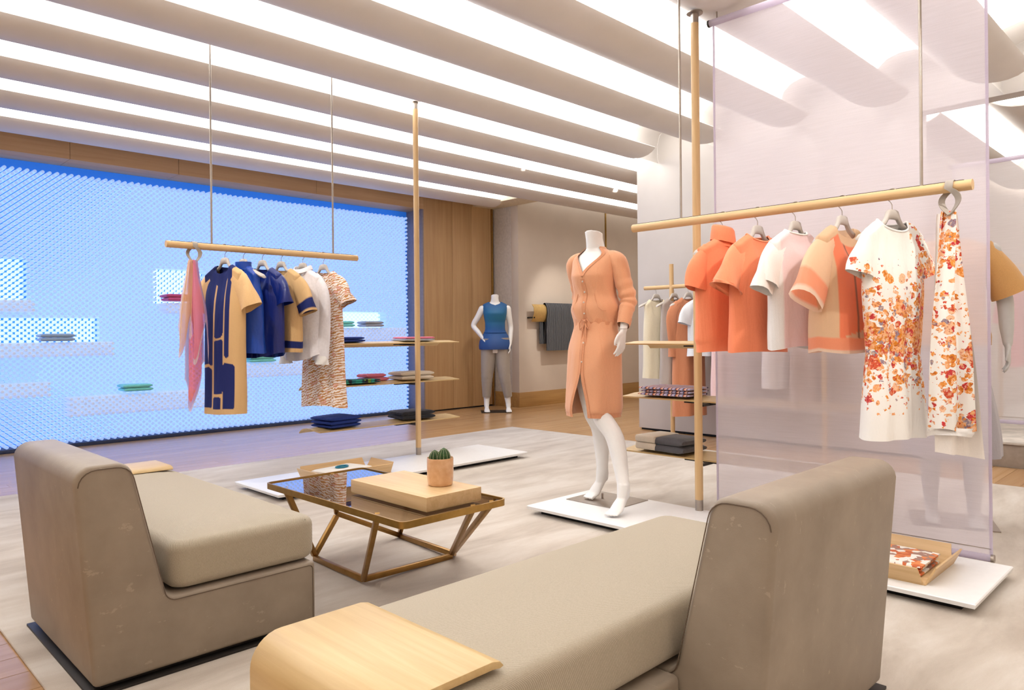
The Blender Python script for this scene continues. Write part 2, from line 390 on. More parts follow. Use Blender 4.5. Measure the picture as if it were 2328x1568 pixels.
def arc(cx, cy, r, a0, a1, n=6): return [(cx+r*math.cos(math.radians(a0+(a1-a0)*i/n)), cy+r*math.sin(math.radians(a0+(a1-a0)*i/n))) for i in range(n+1)]
def rounded_slab(x0, x1, y0, y1, z0, z1, r, crown=0, n=14, rc=.05):
    """cushion: rounded-rectangle footprint lofted with rounded edges and a soft crown"""
    g = G(); rings = []
    def foot(ins):
        rr_ = max(.004, rc-ins*.5); pts = []
        for cx, cy, a in ((x1-ins-rr_, y1-ins-rr_, 0), (x0+ins+rr_, y1-ins-rr_, 90), (x0+ins+rr_, y0+ins+rr_, 180), (x1-ins-rr_, y0+ins+rr_, 270)):
            pts += arc(cx, cy, rr_, a, a+90, 6)
        return pts
    m = 6
    for i in range(m+1):
        t = -PI/2 + PI/2*i/m; rings.append([(x, y, z0+r+r*math.sin(t)) for x, y in foot(r-r*math.cos(t))])
    for i in range(m+1):
        t = PI/2*i/m; rings.append([(x, y, z1-r+r*math.sin(t)) for x, y in foot(r-r*math.cos(t))])
    for ins, k in ((r+.03, .4), (r+.08, .8), (r+.14, 1)):
        if ins < min(x1-x0, y1-y0)/2-.01: rings.append([(x, y, z1+crown*k) for x, y in foot(ins)])
    g.loft(rings); return g
def make_sofa(loc, rz, label):
    e = tag(empty('sofa', loc, rz), label, 'sofa', 'pair of taupe leather sofas')
    D, Lb, Lt = .77, .765, 1.58
    prof = [(.05, .022)] + [(.77, .022), (.77, .215)] + arc(.755, .222, .015, 0, 90, 3) + arc(.287, .275, .038, 270, 188, 5) + arc(.115, .622, .05, 10, 90, 5) + arc(.05, .622, .05, 90, 176, 5)
    o = mk('backrest_body', G().prism(prof, 0, Lb, 1), M_LEA, e, True, 40, .014, 3)
    g = G().box(.24, .77, Lb+.002, Lt-.03, .022, .235); mk('seat_base', g, M_LEA, e, True, 40, .014, 3)
    for yy in (-.0005, Lb+.0005):
        pts = [(x, yy, z) for x, z in [(p[0], p[1]) for p in prof[1:]]]
        cx, cz = .3, .2
        ins = []
        for (x, _, z) in pts:
            ins.append((x + (.012 if x < .06 else -.0) - (.012 if x > .74 else 0), yy, z-.012 if z > .2 else z+.012))
        mk('seam', G().tube(ins, .0016, 6), M_STITCH, o)
    mk('cushion', rounded_slab(.275, .785, .012, Lt-.035, .243, .395, .032, .010, rc=.05), M_WEA, e, True, 60)
    mk('cushion_piping', G().tube([(.742, .02+.0, .386), (.742, Lt-.30, .386)], .002, 6), M_WEA, e)
    mk('plinth', G().box(.075, .75, .03, Lb-.03, 0, .022).box(.28, .75, Lb-.03, Lt-.06, 0, .022), M_DARK, e, True, 40, .002)
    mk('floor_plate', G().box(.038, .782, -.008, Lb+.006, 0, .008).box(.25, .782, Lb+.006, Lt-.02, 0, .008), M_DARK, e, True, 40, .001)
    th = .016
    b0 = Lt-1.66
    outer = [(1.37+b0, .408), (1.38+b0, .419), (1.40+b0, .424)] + arc(1.60+b0, .354, .07, 90, 0, 8) + [(1.67+b0, .06)]
    inner = [(1.67+b0-th, .06)] + arc(1.60+b0, .354, .07-th, 0, 90, 8) + [(1.40+b0, .408), (1.38+b0, .405)]
    g = G(); poly = outer + inner
    g.loft([[(x, y_, z) for y_, z in poly] for x in (.30, .75)]); mk('side_table_board', g, M_OAKY[0], e, True, 35, .002)
    return e
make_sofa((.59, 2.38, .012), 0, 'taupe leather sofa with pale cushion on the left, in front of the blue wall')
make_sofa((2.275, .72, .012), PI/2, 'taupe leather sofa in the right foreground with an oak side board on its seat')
# ================================================================== COFFEE TABLE
def coffee():
    e = tag(empty('coffee_table', (1.84, 2.68, .012)), 'brass coffee table with smoked glass top between the two sofas', 'table')
    def L(p): return (p[0]-1.84, p[1]-2.68, p[2])
    x0, x1, y0, y1 = -.265, .265, -.53, .525; z1 = .372
    def rr_(ins, r):
        pts = []
        for cx, cy, a in ((x1-ins-r, y1-ins-r, 0), (x0+ins+r, y1-ins-r, 90), (x0+ins+r, y0+ins+r, 180), (x1-ins-r, y0+ins+r, 270)): pts += arc(cx, cy, r, a, a+90, 5)
        return pts
    g = G(); R = [(0, z1-.026, .03), (0, z1, .03), (.007, z1, .025), (.007, z1-.014, .025), (.014, z1-.014, .02), (.014, z1-.026, .02)]
    rings = [[(x, y, z) for x, y in rr_(i, r)] for i, z, r in R]; rings.append(rings[0]); g.loft(rings, False, False); mk('rim', g, M_BRASS, e, True, 40)
    t = NT('smoked_glass'); t.P(Base_Color=lin((120, 96, 76)), Roughness=.02, Transmission_Weight=1., IOR=1.5, Specular_IOR_Level=.9); t.P(Coat_Weight=1., Coat_Roughness=.01, Coat_IOR=2.2)
    gl = G(); gl.loft([[(x, y, z1-.012) for x, y in rr_(.009, .024)], [(x, y, z1-.005) for x, y in rr_(.009, .024)]]); mk('glass_top', gl, t.m, e, True, 30)
    A, B, C, D, J = (1.725, 2.63, .012), (1.755, 3.08, .012), (2.215, 2.64, .012), (2.255, 3.10, .012), (1.885, 3.1, .18)
    zt = z1-.02+.012
    bars = [('base_bar', A, B), ('base_bar', A, C), ('base_bar', C, D), ('base_bar', B, J), ('base_bar', J, D), ('leg', A, (1.60, 2.34, zt)), ('leg', B, (1.60, 3.06, zt)), ('leg', J, (1.92, 3.195, zt)),
            ('leg', C, (1.93, 2.165, zt)), ('leg', (2.25, 2.66, .012), (2.03, 2.165, zt)), ('leg', D, (2.09, 2.75, zt)), ('base_bar', C, (2.25, 2.66, .012))]
    for n_, a, b in bars:
        mk(n_, G().bar(L((a[0], a[1], a[2]+.012)), L((b[0], b[1], b[2]+.0)), .020, .024), M_BRONZE, e, True, 40, .002)
coffee()
bx = tag(empty('wooden_box', (1.865, 2.46, .386)), 'flat oak box lying on the glass coffee table under the cactus', 'box')
mk('lid', G().box(-.14, .14, -.26, .26, .004, .055), M_OAK[1], bx, True, 40, .0015); mk('base_board', G().box(-.138, .138, -.258, .258, 0, .0035), M_OAKY[1], bx, False)
# cactus
pt = tag(empty('cactus_pot', (1.915, 2.35, .441)), 'peach glazed ceramic pot on the oak box holding a small cactus', 'pot')
pr = [(.0, .0), (.046, 0), (.0505, .004), (.0515, .012), (.0535, .03), (.0545, .06), (.0545, .108), (.0535, .112), (.0505, .112), (.0495, .108), (.0495, .09), (.0, .09)]
g = G(); g.loft([[(r*math.cos(2*PI*k/40), r*math.sin(2*PI*k/40), z) for k in range(40)] for r, z in pr[1:-1]], True, True)
t = NT('peach_glaze'); t.P(Base_Color=t.ramp(t.noise(t.coord(), 45, 3), [(.3, lin((219, 168, 122))), (.7, lin((231, 186, 142)))]), Roughness=.18, Coat_Weight=.4); mk('pot', g, t.m, pt, True, 45)
g = G(); g.loft([[(.0494*math.cos(2*PI*k/24), .0494*math.sin(2*PI*k/24), z) for k in range(24)] for z in (.088, .097)]); mk('soil', g, plain('gravel_soil', (120, 100, 82), .9, var=.3, scale=120, bump=.6), pt)
tc = NT('cactus_skin'); tc.P(Base_Color=tc.ramp(tc.noise(tc.coord(), 60, 3), [(.3, lin((34, 66, 34))), (.7, lin((62, 100, 52)))]), Roughness=.6)
tsp = plain('cactus_spine', (206, 205, 170), .7)
cx_ = tag(empty('cactus', (1.915, 2.35, .537)), 'round ribbed green cactus growing in the peach pot', 'cactus')
for (ox, oy, R, hz, nr) in ((.010, -.012, .024, .060, 11), (-.010, .022, .021, .050, 10), (.026, .012, .010, .022, 9)):
    g = G(); rings = []; ns = nr*6
    for i in range(12):
        t_v = i/11; rr0 = R*(math.sin(PI*(.22+.78*t_v)))**.6 if t_v < 1 else .001
        zz = hz*t_v - .004
        rings.append([(ox+rr0*(1+.14*math.cos(nr*a))*math.cos(a), oy+rr0*(1+.14*math.cos(nr*a))*math.sin(a), zz) for a in [2*PI*k/ns for k in range(ns)]])
    g.loft(rings); st_ = mk('stem', g, tc.m, cx_, True, 60)
    gs = G()
    for q in range(nr):
        a = 2*PI*q/nr
        for i in range(1, 11):
            t_v = i/11; rr0 = R*(math.sin(PI*(.22+.78*t_v)))**.6*1.14; gs.sphere((ox+rr0*math.cos(a), oy+rr0*math.sin(a), hz*t_v-.004), .0016, 5, 4)
    sp = mk('spines', gs, tsp, st_); sp['kind'] = 'stuff'
# ================================================================== POSTS, SHELVES, RAILS, SHEER
def post(x, y, z0, z1, label, r=.0225):
    e = tag(empty('wooden_post', (x, y, z0)), label, 'post', 'oak posts')
    h = z1-z0
    mk('shaft', G().tube([(0, 0, .06), (0, 0, h-.06)], r, 20), M_OAK[2], e)
    mk('metal_foot', G().tube([(0, 0, 0), (0, 0, .06)], r*.98, 20), M_STEEL, e); mk('metal_cap', G().tube([(0, 0, h-.06), (0, 0, h)], r*.98, 20), M_STEEL, e)
    mk('ceiling_plate', G().tube([(0, 0, h-.006), (0, 0, h)], .045, 24), M_STEEL, e)
    return e
post(3.63, 2.18, PZ, 2.838, 'oak post on the right platform beside the sheer panel')
post(3.74, 4.87, PZ, 2.98, 'oak post rising from the left platform beside the blue wall')
def shelf_unit(loc, rz, npx, label_fn, flip=1):
    """three thin curved shelves hung behind a post; local x along length, y behind the post"""
    for z, nm in ((.324, 0), (.658, 1), (.985, 2)):
        e = tag(empty('curved_shelf', (loc[0], loc[1], z), rz), label_fn[nm], 'shelf', 'thin curved oak shelves')
        L0 = 1.39; prof = [(0, .0), (.06, .004), (.14, .012), (.21, .013), (.27, .004), (.31, -.012), (.33, -.028)]
        g = G(); nL = 16; rings = []
        for i in range(nL+1):
            x = L0*i/nL; tap = 1
            rings.append([(x, y, zz+.004) for y, zz in prof] + [(x, y, zz-.004) for y, zz in prof[::-1]])
        # clip corners at the free end
        for i, k in ((0, .06), (1, 0), (nL, .07)):
            rings[i] = [(p[0] + (0 if True else 0), p[1]*(1-k)+k*.1, p[2]) for p in rings[i]]
        g.loft(rings); mk('board', g, M_OAKY[0] if True else None, e, True, 40)
        br = G(); px = npx
        br.bar((px, -.06, -.014), (px, .17, -.012), .02, .014); br.bar((px-.16, .03, -.010), (px+.06, .03, -.010), .03, .008); mk('bracket', br, M_DARK, e)
shelf_unit((2.87, 4.94, 0), 0, .87, ['lowest curved oak shelf beside the blue wall with navy knits on it', 'middle curved oak shelf beside the blue wall with scarves on it', 'top curved oak shelf beside the blue wall'])
shelf_unit((3.725, 2.78, 0), -PI/2, .60, ['lowest curved oak shelf behind the right post with grey trousers on it', 'middle curved oak shelf behind the right post with striped cloth', 'top curved oak shelf behind the right post near the mannequin hand'])
for o in [o for o in COL.objects if o.name.startswith('curved_shelf')]:
    if abs(o.rotation_euler.z) > 1: o.scale = (1, 1, 1)
def rail(p0, p1, rods, ztop, label):
    p0, p1 = Vector(p0), Vector(p1); c = (p0+p1)/2
    e = tag(empty('hanging_rail', c), label, 'clothes rail', 'hanging oak clothes rails')
    d = (p1-p0).normalized()
    mk('bar', G().tube([p0-c, p1-c], .022, 20), M_OAK[0 if abs(d.x) > .5 else 1], e)
    mk('top_strip', G().bar(p0-c+d*.03+Vector((0, 0, .0215)), p1-c-d*.03+Vector((0, 0, .0215)), .006, .005), M_DARK, e)
    for q, zt in zip(rods, ztop):
        mk('rod', G().tube([Vector(q)-c+Vector((0, 0, .02)), Vector((q[0], q[1], zt))-c], .0065, 10), M_STEEL, e)
RXX, RZZ = 3.36, 1.633
rail((RXX, 2.415, RZZ), (RXX, .776, RZZ), [(RXX, 2.11, RZZ), (RXX, .961, RZZ)], [2.83, 2.84], 'hanging oak rail with the orange and white clothes on the right')
LYY, LZZ = 4.79, 1.640
rail((1.715, LYY, LZZ), (3.11, LYY, LZZ), [(2.003, LYY, LZZ), (2.905, LYY, LZZ)], [3.0, 3.0], 'hanging oak rail with the navy clothes in front of the blue wall')
# sheer panels
def m_sheer(name, col, alpha):
    t = NT(name); co = t.coord()
    n = t.noise(t.mapping(co, (1, 6, 160)), 1., 2); f = t.noise(t.mapping(co, (1, 300, 300)), 1., 1)
    tr = t.node('ShaderNodeBsdfTransparent', {'Color': (.97, .95, .98)}); tl = t.node('ShaderNodeBsdfTranslucent', {'Color': lin(col)}); df = t.node('ShaderNodeBsdfDiffuse', {'Color': lin(col)})
    m1 = t.node('ShaderNodeMixShader', {0: .5, 1: df.outputs[0], 2: tl.outputs[0]})
    fac = t.math('ADD', t.math('MULTIPLY', n, .10), t.math('ADD', t.math('MULTIPLY', f, .06), 1-alpha-.08))
    m2 = t.node('ShaderNodeMixShader', {0: fac, 1: m1.outputs[0], 2: tr.outputs[0]}); t.t.links.new(m2.outputs[0], t.out.inputs[0]); return t.m
M_SHEER = m_sheer('sheer_lavender', (238, 233, 243), .66); M_SHEER2 = m_sheer('sheer_white', (240, 238, 242), .62)
M_HEM = m_sheer('sheer_hem', (226, 218, 232), .85)
def sheer(x, y0, y1, z0, z1, label, mat, pins=True):
    e = tag(empty('sheer_panel', (x, (y0+y1)/2, z0)), label, 'sheer panel', 'hanging sheer fabric panels')
    hy = (y1-y0)/2; h = z1-z0
    g = G(); N, K = 40, 30; v = []
    for j in range(K+1):
        for i in range(N+1):
            yy = -hy+2*hy*i/N; v.append((.004*math.sin(3*i/N*PI+.4)*math.sin(PI*j/K), yy, h*j/K))
    g.add(v, [(j*(N+1)+i, j*(N+1)+i+1, (j+1)*(N+1)+i+1, (j+1)*(N+1)+i) for j in range(K) for i in range(N)]); mk('fabric', g, mat, e, True, 180)
    for s in (-1, 1):
        mk('side_hem', G().box(-.0015, .0015, s*hy-.006, s*hy+.006, 0, h), M_HEM, e, False)
    mk('hem_pocket', G().tube([(0, -hy, .015), (0, hy, .015)], .016, 12), M_HEM, e)
    mk('hem_seam', G().bar((0, -hy, .055), (0, hy, .055), .003, .0025), M_STEEL, e, False)
    mk('top_roller', G().tube([(0, -hy-.01, h), (0, hy+.02, h)], .019, 14), M_HEM, e)
    for s in (-1, 1):
        mk('end_cap', G().tube([(0, s*(hy+.0), .015), (0, s*(hy+.012), .015)], .018, 12), M_STEEL, e)
        mk('top_cap', G().tube([(0, s*(hy+.02), h), (0, s*(hy+.032), h)], .02, 12), M_DARK, e)
        mk('pin', G().tube([(0, s*(hy-.02), h), (0, s*(hy-.02), h+.10)], .005, 8), M_STEEL, e)
    return e
sheer(3.69, .796, 2.098, .055, 2.775, 'tall translucent lavender sheer panel behind the orange clothes', M_SHEER)
sheer(7.3, -.8, 1.83, .262, 2.48, 'white sheer panel standing on the carpeted step at the right edge', M_SHEER2)
# ================================================================== CLOTHES
def hanger_proto():
    e = empty('hanger')
    pts = [(.0, -.0, -.0)]
    hook = [(0, .027*math.sin(math.radians(a))*1.0, -.0+.027*math.cos(math.radians(a))) for a in range(-110, 150, 20)]
    hook = [(0, y, z) for _, y, z in hook] + [(0, .008, -.030), (0, .001, -.042), (0, 0, -.075)]
    mk('hook', G().tube(hook, .0019, 8), M_STEEL, e)
    # wishbone body: trapezoid neck flowing into two sloping shoulders
    rings = []; n = 26
    for i in range(n+1):
        s = -1+2*i/n; a = abs(s); x = s*.195
        if a < .12: zt = -.062; zb = -.105 + .0*a
        elif a < .3: k = (a-.12)/.18; zt = -.062-.055*sstep(0, 1, k); zb = -.105-.035*sstep(0, 1, k)
        else: k = (a-.3)/.7; zt = -.117-.062*k; zb = -.140-.062*k - .004*k
        d = .011 + .012*sstep(.3, 1, a); bend = .012*a*a
        if a > .97: zt -= .006; zb += .004; d *= .75
        c = [(x, bend-d, (zt+zb)/2), (x, bend-d*.7, zt-.003), (x, bend, zt), (x, bend+d*.7, zt-.003), (x, bend+d, (zt+zb)/2), (x, bend+d*.7, zb+.003), (x, bend, zb), (x, bend-d*.7, zb+.003)]
        rings.append(c)
    mk('body', G().loft(rings), M_HANG, e, True, 60)
    return e
HANGER = hanger_proto(); hanger_used = [False]
def hang(loc, rz, label, group):
    if not hanger_used[0]: o = HANGER; hanger_used[0] = True
    else: o = copy_tree(HANGER)
    o.location = loc; o.rotation_euler = (0, 0, rz); tag(o, label, 'hanger', group); return o
def body_mesh(shw=.19, zn=-.110, slope=.058, nw=.07, df=.06, db=.015, nd=.03, prof=None, zh=-.68, hem_wave=.004, folds=(.010, 5), Nu=34, Nv=60, hemfn=None, seed=0, cut=None, vneck=False):
    """front/back cloth sheets of a hanging garment. prof rows: (v, half width, half depth)"""
    rng = np.random.RandomState(seed); ph = rng.uniform(0, 6, 6); g = G(); info = []
    for side in (-1, 1):
        v = []
        for j in range(Nv+1):
            vv = j/Nv; hw, hd = interp(prof, vv)
            for i in range(Nu+1):
                s = -1+2*i/Nu; s_ = math.sin(s*PI/2)
                xt = s_*shw
                if abs(xt) < nw:
                    q = abs(xt)/nw; dr = (df if side < 0 else db)
                    zt = zn - dr*((1-q) if (vneck and side < 0) else (1-q*q)**.5); yt = nd*(1-q*q)**.5
                else: zt = zn - (abs(xt)-nw)/(shw-nw)*slope; yt = 0
                zb = zh + hem_wave*math.sin(3*s+ph[0]) + (hemfn(s_, side) if hemfn else 0)
                z = zt+(zb-zt)*vv; x = s_*(shw+(hw-shw)*1) if vv > 0 else xt
                if vv > 0: b = sstep(0, .12, vv); x = xt*(1-b)+s_*hw*b
                yy = hd*(max(0, 1-abs(s_)**2.6))**.5
                dl = max(0, zt-z); b = sstep(0, .22, vv); sh_ = .030*min(1, dl/.018)**.5*(1 if abs(s_) < .9 else max(0, (1-abs(s_))/.1)**.5); y0 = max(yt, sh_ if abs(xt) >= nw*.85 else sh_*.6+yt*.4)
                y = y0*(1-b)+max(yy, y0*.6*(1-abs(s_)**8))*b
                y += 1.45*folds[0]*vv*(math.sin(folds[1]*s_*PI/1.3+ph[1]+2*side+.8*vv)+.6*math.sin(folds[1]*1.9*s_+ph[2]+side))*max(0, 1-abs(s_)**4)*.7
                x += .004*vv*math.sin(vv*9+ph[3])
                v.append((x, side*y, z)); info.append((s_, vv, x, z, side))
        N = Nu+1; fs = []
        for j in range(Nv):
            for i in range(Nu):
                q = (j*N+i, j*N+i+1, (j+1)*N+i+1, (j+1)*N+i)
                if cut and cut((i+.5)/Nu*2-1, (j+.5)/Nv, side): continue
                fs.append(q if side < 0 else q[::-1])
        g.add(v, fs)
    return g, info
def SHZ(x): return -.107-(x-.07)/.12*.060
def sleeve_mesh(sgn, x0, z0, ang0, ang1, L, r0, r1, dep=.45, n=14, seg=20, wob=.004, seed=1, y0=0, turn=1.):
    """sleeve: rings marching from the shoulder; angles in degrees below horizontal"""
    rng = np.random.RandomState(seed); ph = rng.uniform(0, 6, 4)
    g = G(); rings = []; info = []
    if z0 is not None: x, z = x0, z0
    else:
        a = math.radians(ang0); x, z = x0-math.sin(a)*r0, SHZ(x0)-math.cos(a)*r0
    for i in range(n+1):
        t = i/n; a = math.radians(ang0+(ang1-ang0)*sstep(0, turn, t)); dx, dz = math.cos(a), -math.sin(a)
        if i: x += dx*L/n; z += dz*L/n
        r = r0+(r1-r0)*t; d = r*dep*(1+.25*t)
        px, pz = -dz, dx
        ring = []
        for k in range(seg):
            q = 2*PI*k/seg; w_ = wob*(1+t)*math.sin(3*q+ph[0]+6*t)
            ring.append((sgn*(x+px*(r+w_)*math.cos(q)), y0+(d+w_)*math.sin(q), z+pz*(r+w_)*math.cos(q))); info.append((t, q))
        rings.append(ring)
    g.loft(rings, False, False); sleeve_mesh.end = (x, z); return g, info
def garment(name, loc, rz, label, cat, group):
    return tag(empty(name, loc, rz), label, cat, group)
C = lin
NAVY = C((10, 32, 104)); BLUE = C((24, 60, 138)); TAN = C((222, 182, 128)); ORANGE = C((255, 138, 98)); ORANGE2 = C((255, 120, 78)); PEACHL = C((250, 214, 178))
KNIT_O = fabric('orange_knit', (255, 148, 106), .85, .03, .1, 160, .15); KNIT_O2 = fabric('orange_knit_light', (255, 160, 118), .85, .03, .1, 160, .15)
WHITE_F = fabric('white_cloth', (246, 245, 244), .8, .02, .1, 260, .3); PINK_F = fabric('pale_pink_mesh', (246, 224, 228), .8, .03, .1, 300, .3)
NAVY_S = fabric('navy_satin', (10, 34, 116), .4, .06, .0, 200, .1, satin=True); BLUE_S = fabric('blue_satin', (20, 70, 172), .4, .06, .0, 200, .1, satin=True)
TAN_F = fabric('tan_cotton', (226, 186, 132), .75, .04, .1, 180, .25)
CRINK = fabric('white_crinkle', (236, 234, 240), .8, .04, .1, 70, .9)
VC = vcol('printed_cloth'); VCS = vcol('printed_silk', .5, .0, .15)
RG = 'clothes on the right rail'; LG = 'clothes on the left rail'
RH = 'hangers on the right rail'; LH = 'hangers on the left rail'
def Rloc(y): return (RXX, y, RZZ+.0)
rz0 = math.radians(-9)
hz_ = RZZ - 0.004
lab = ['orange turtleneck', 'plain orange tee', 'white and pink tee', 'sheer peach blouse', 'floral white dress']
RY = [1.868, 1.683, 1.496, 1.283, 1.075]
for y_, l_ in zip(RY, lab): hang((RXX, y_, RZZ), rz0-(.17 if l_ == lab[4] else 0), 'greige wishbone hanger holding the %s' % l_, RH)
# 1 turtleneck
e = garment('turtleneck_sweater', Rloc(RY[0]), rz0, 'orange knit top with a folded turtleneck, leftmost on the right rail', 'top', RG)
g, _ = body_mesh(.19, -.110, .058, .06, .01, .0, .045, [(0, .19, .03), (.12, .19, .05), (.3, .195, .065), (.88, .20, .075), (.93, .19, .07), (1, .188, .07)], -.675, folds=(.008, 4), seed=1); mk('body', g, KNIT_O, e, True, 180)
cr = [[((.046+.010*f)*math.cos(a), (.040+.010*f)*math.sin(a)*.95, z-.16*(.046+.010*f)*math.cos(a)+.15*(.04+.01*f)*math.sin(a)) for a in [2*PI*k/28 for k in range(28)]] for z, f in ((-.15, 1.2), (-.115, .5), (-.075, .2), (-.055, .35), (-.05, .8), (-.06, 1.5), (-.095, 2.0), (-.128, 2.3))]
mk('collar', G().loft(cr, False, False), KNIT_O, e, True, 180)
for s in (-1, 1):
    g, _ = sleeve_mesh(s, .15, None, 34, 78, .20, .07, .068, .42, seed=s+3); mk('sleeve', g, KNIT_O, e, True, 180)
def neckband(e, mat, nw, zn=-.110, df=.035, db=.012, nd=.035, r=.0045):
    p = []
    for sd, dr in ((-1, df), (1, db)):
        for i in range(13):
            q = -1+2*i/12; q = q if sd < 0 else -q
            p.append((q*nw, sd*nd*max(0, 1-q*q)**.5, zn-dr*max(0, 1-q*q)**.5))
    mk('neckband', G().tube(p, r, 8), mat, e, True, 180)
# 2 tee
e = garment('tee', Rloc(RY[1]), rz0, 'plain bright orange tee with peach cuffs next to the turtleneck', 'top', RG)
g, _ = body_mesh(.19, -.110, .058, .085, .035, .012, .035, [(0, .19, .03), (.12, .19, .05), (.3, .20, .065), (1, .205, .075)], -.675, folds=(.006, 3), seed=2); mk('body', g, KNIT_O, e, True, 180); neckband(e, KNIT_O2, .085)
for s in (-1, 1):
    g, _ = sleeve_mesh(s, .15, None, 34, 66, .205, .075, .085, .42, seed=s+5); mk('sleeve', g, KNIT_O2, e, True, 180)
    g, _ = sleeve_mesh(s, sleeve_mesh.end[0], sleeve_mesh.end[1], 66, 66, .016, .0865, .088, .54, 2, wob=.005, seed=s+5); mk('cuff', g, KNIT_O2, e, True, 180)
# 3 white/pink tee
e = garment('tee', Rloc(RY[2]), rz0, 'white tee with a pale pink front between orange tops', 'top', RG)
g, inf = body_mesh(.195, -.110, .058, .085, .02, .01, .03, [(0, .195, .03), (.12, .195, .05), (.3, .20, .065), (1, .19, .07)], -.645, folds=(.008, 3), seed=3, hemfn=lambda s, sd: -.02*abs(s)**2)
WH, PK = C((247, 246, 246)), C((247, 222, 226))
neckband(e, WHITE_F, .085, df=.02, db=.01, nd=.03)
mk('body', g, VC, e, True, 180, cols=[PK if (sd < 0 and s > -.82) else WH for s, vv, x, z, sd in inf])
for s in (-1, 1):
    g, _ = sleeve_mesh(s, .15, None, 34, 70, .20, .08, .085, .42, seed=s+7); mk('sleeve', g, WHITE_F, e, True, 180)
    g, _ = sleeve_mesh(s, .15, None, 34, 70, .25, .06, .065, .42, seed=s+9); mk('under_sleeve', g, WHITE_F, e, True, 180)
# 4 organza blouse
e = garment('organza_blouse', Rloc(RY[3]), rz0+.04, 'sheer peach organza blouse with orange front panel and hem band', 'blouse', RG)
def org(s, vv, x, z, sd):
    if vv > .88: return C((254, 166, 126)) if vv < .975 else C((246, 222, 196))
    if sd < 0 and s > -.80 and vv > .07:
        if abs(s+.25) < .018: return C((120, 84, 66))
        if vv < .80 - .1*s: return C((255, 144, 102))
    return C((240, 208, 168))
g, inf = body_mesh(.20, -.110, .058, .095, .06, .015, .035, [(0, .20, .03), (.12, .20, .05), (.3, .20, .08), (.7, .205, .10), (1, .21, .10)], -.665, folds=(.010, 3), seed=4, hem_wave=.01, Nu=60)
mk('body', g, vcol('organza_print', .6, .2, .06), e, True, 180, cols=[org(*q) for q in inf])
for s in (-1, 1):
    g, inf = sleeve_mesh(s, .15, None, 34, 62, .31, .085, .10, .42, 20, seed=s+11)
    mk('sleeve', g, vcol('organza_print', .6, .2, .06), e, True, 180, cols=[C((250, 218, 182)) if t < .70 else (C((254, 172, 134)) if t < .93 else C((248, 228, 206))) for t, q in inf])
# floral print
def m_floral(name, mode):
    t = NT(name); co = t.coord(); sp = t.node('ShaderNodeSeparateXYZ', {0: co}); z = sp.outputs[2]; x = sp.outputs[0]
    def warp(v, sc, amp):
        n = t.noise(v, sc, 3, .6, 0, 'Color'); o = t.node('ShaderNodeVectorMath', operation='SUBTRACT'); t.set(o.inputs[0], n); t.set(o.inputs[1], (.5, .5, .5))
        a = t.node('ShaderNodeVectorMath', operation='MULTIPLY_ADD'); t.set(a.inputs[0], o.outputs[0]); t.set(a.inputs[1], (amp, amp, amp)); t.set(a.inputs[2], v); return a.outputs[0]
    w1 = warp(co, 22, .05); w2 = warp(co, 55, .03)
    def blooms(vec, sc, off):
        vo = t.node('ShaderNodeTexVoronoi', {'Vector': t.mapping(vec, loc=off), 'Scale': float(sc)}); return vo.outputs['Distance'], t.node('ShaderNodeSeparateColor', {0: vo.outputs['Color']})
    PAL = [(0, C((236, 150, 60))), (.2, C((242, 168, 108))), (.42, C((214, 84, 48))), (.58, C((244, 190, 150))), (.7, C((206, 52, 56))), (.8, C((222, 132, 28))), (.93, C((150, 134, 150)))]
    if mode == 'dress':
        dn = t.node('ShaderNodeMapRange', {'Value': t.math('ABSOLUTE', t.math('ADD', z, .60)), 'From Min': .03, 'From Max': .34, 'To Min': .34, 'To Max': -.12}).outputs[0]
        rt = t.node('ShaderNodeMapRange', {'Value': x, 'From Min': .05, 'From Max': .15, 'To Min': 0., 'To Max': .34}).outputs[0]
        rt = t.math('MULTIPLY', rt, t.math('GREATER_THAN', z, -.62))
        den = t.math('ADD', dn, rt)
    else: den = t.math('ADD', t.math('MULTIPLY', t.noise(co, 7, 2), .75), -.26)
    col = C((248, 246, 242))
    for sc, off, th, vec in ((19, (0, 0, 0), .27, w1), (31, (3, 1, 2), .27, w1), (52, (5, 2, 7), .24, w2)):
        d, cs = blooms(vec, sc, off)
        ink = t.ramp(cs.outputs[0], PAL, 'CONSTANT')
        shade = t.noise(w2, 90, 2); ink = t.mix(t.math('MULTIPLY', t.math('GREATER_THAN', shade, .56), .55), ink, C((250, 214, 176)))
        ink = t.mix(t.math('MULTIPLY', t.math('LESS_THAN', shade, .40), .6), ink, C((160, 56, 40)))
        lim = t.math('ADD', t.math('MULTIPLY', den, 1.15), t.math('MULTIPLY', t.math('SUBTRACT', cs.outputs[1], .5), .5))
        m = t.math('LESS_THAN', d, t.math('ADD', lim, th-.10))
        if mode == 'dress': m = t.math('MULTIPLY', m, t.math('GREATER_THAN', den, -.10))
        col = t.mix(m, col, ink)
    t.P(Base_Color=col, Roughness=.75); t.bump(t.noise(t.mapping(co, (16, 16, 3.)), 1., 3, .55, .8), .5, .018); return t.m
M_FLD = m_floral('floral_dress_print', 'dress'); M_FLS = m_floral('floral_scarf_print', 'scarf')
e = garment('floral_dress', Rloc(RY[4]), rz0-.17, 'white short sleeved dress with orange and red floral print gathered at the waist', 'dress', RG)
g, _ = body_mesh(.18, -.110, .058, .095, .05, .015, .035, [(0, .18, .03), (.12, .18, .05), (.3, .175, .065), (.50, .160, .062), (.60, .148, .06), (.66, .156, .064), (.85, .170, .078), (1, .176, .085)], -1.03, folds=(.016, 4), seed=5, Nv=110, Nu=60); mk('body', g, M_FLD, e, True, 180); neckband(e, WHITE_F, .095, df=.05, db=.015)
for s in (-1, 1):
    g, _ = sleeve_mesh(s, .15, None, 34, 74, .17, .075, .07, .42, seed=s+13); mk('sleeve', g, M_FLD, e, True, 180)
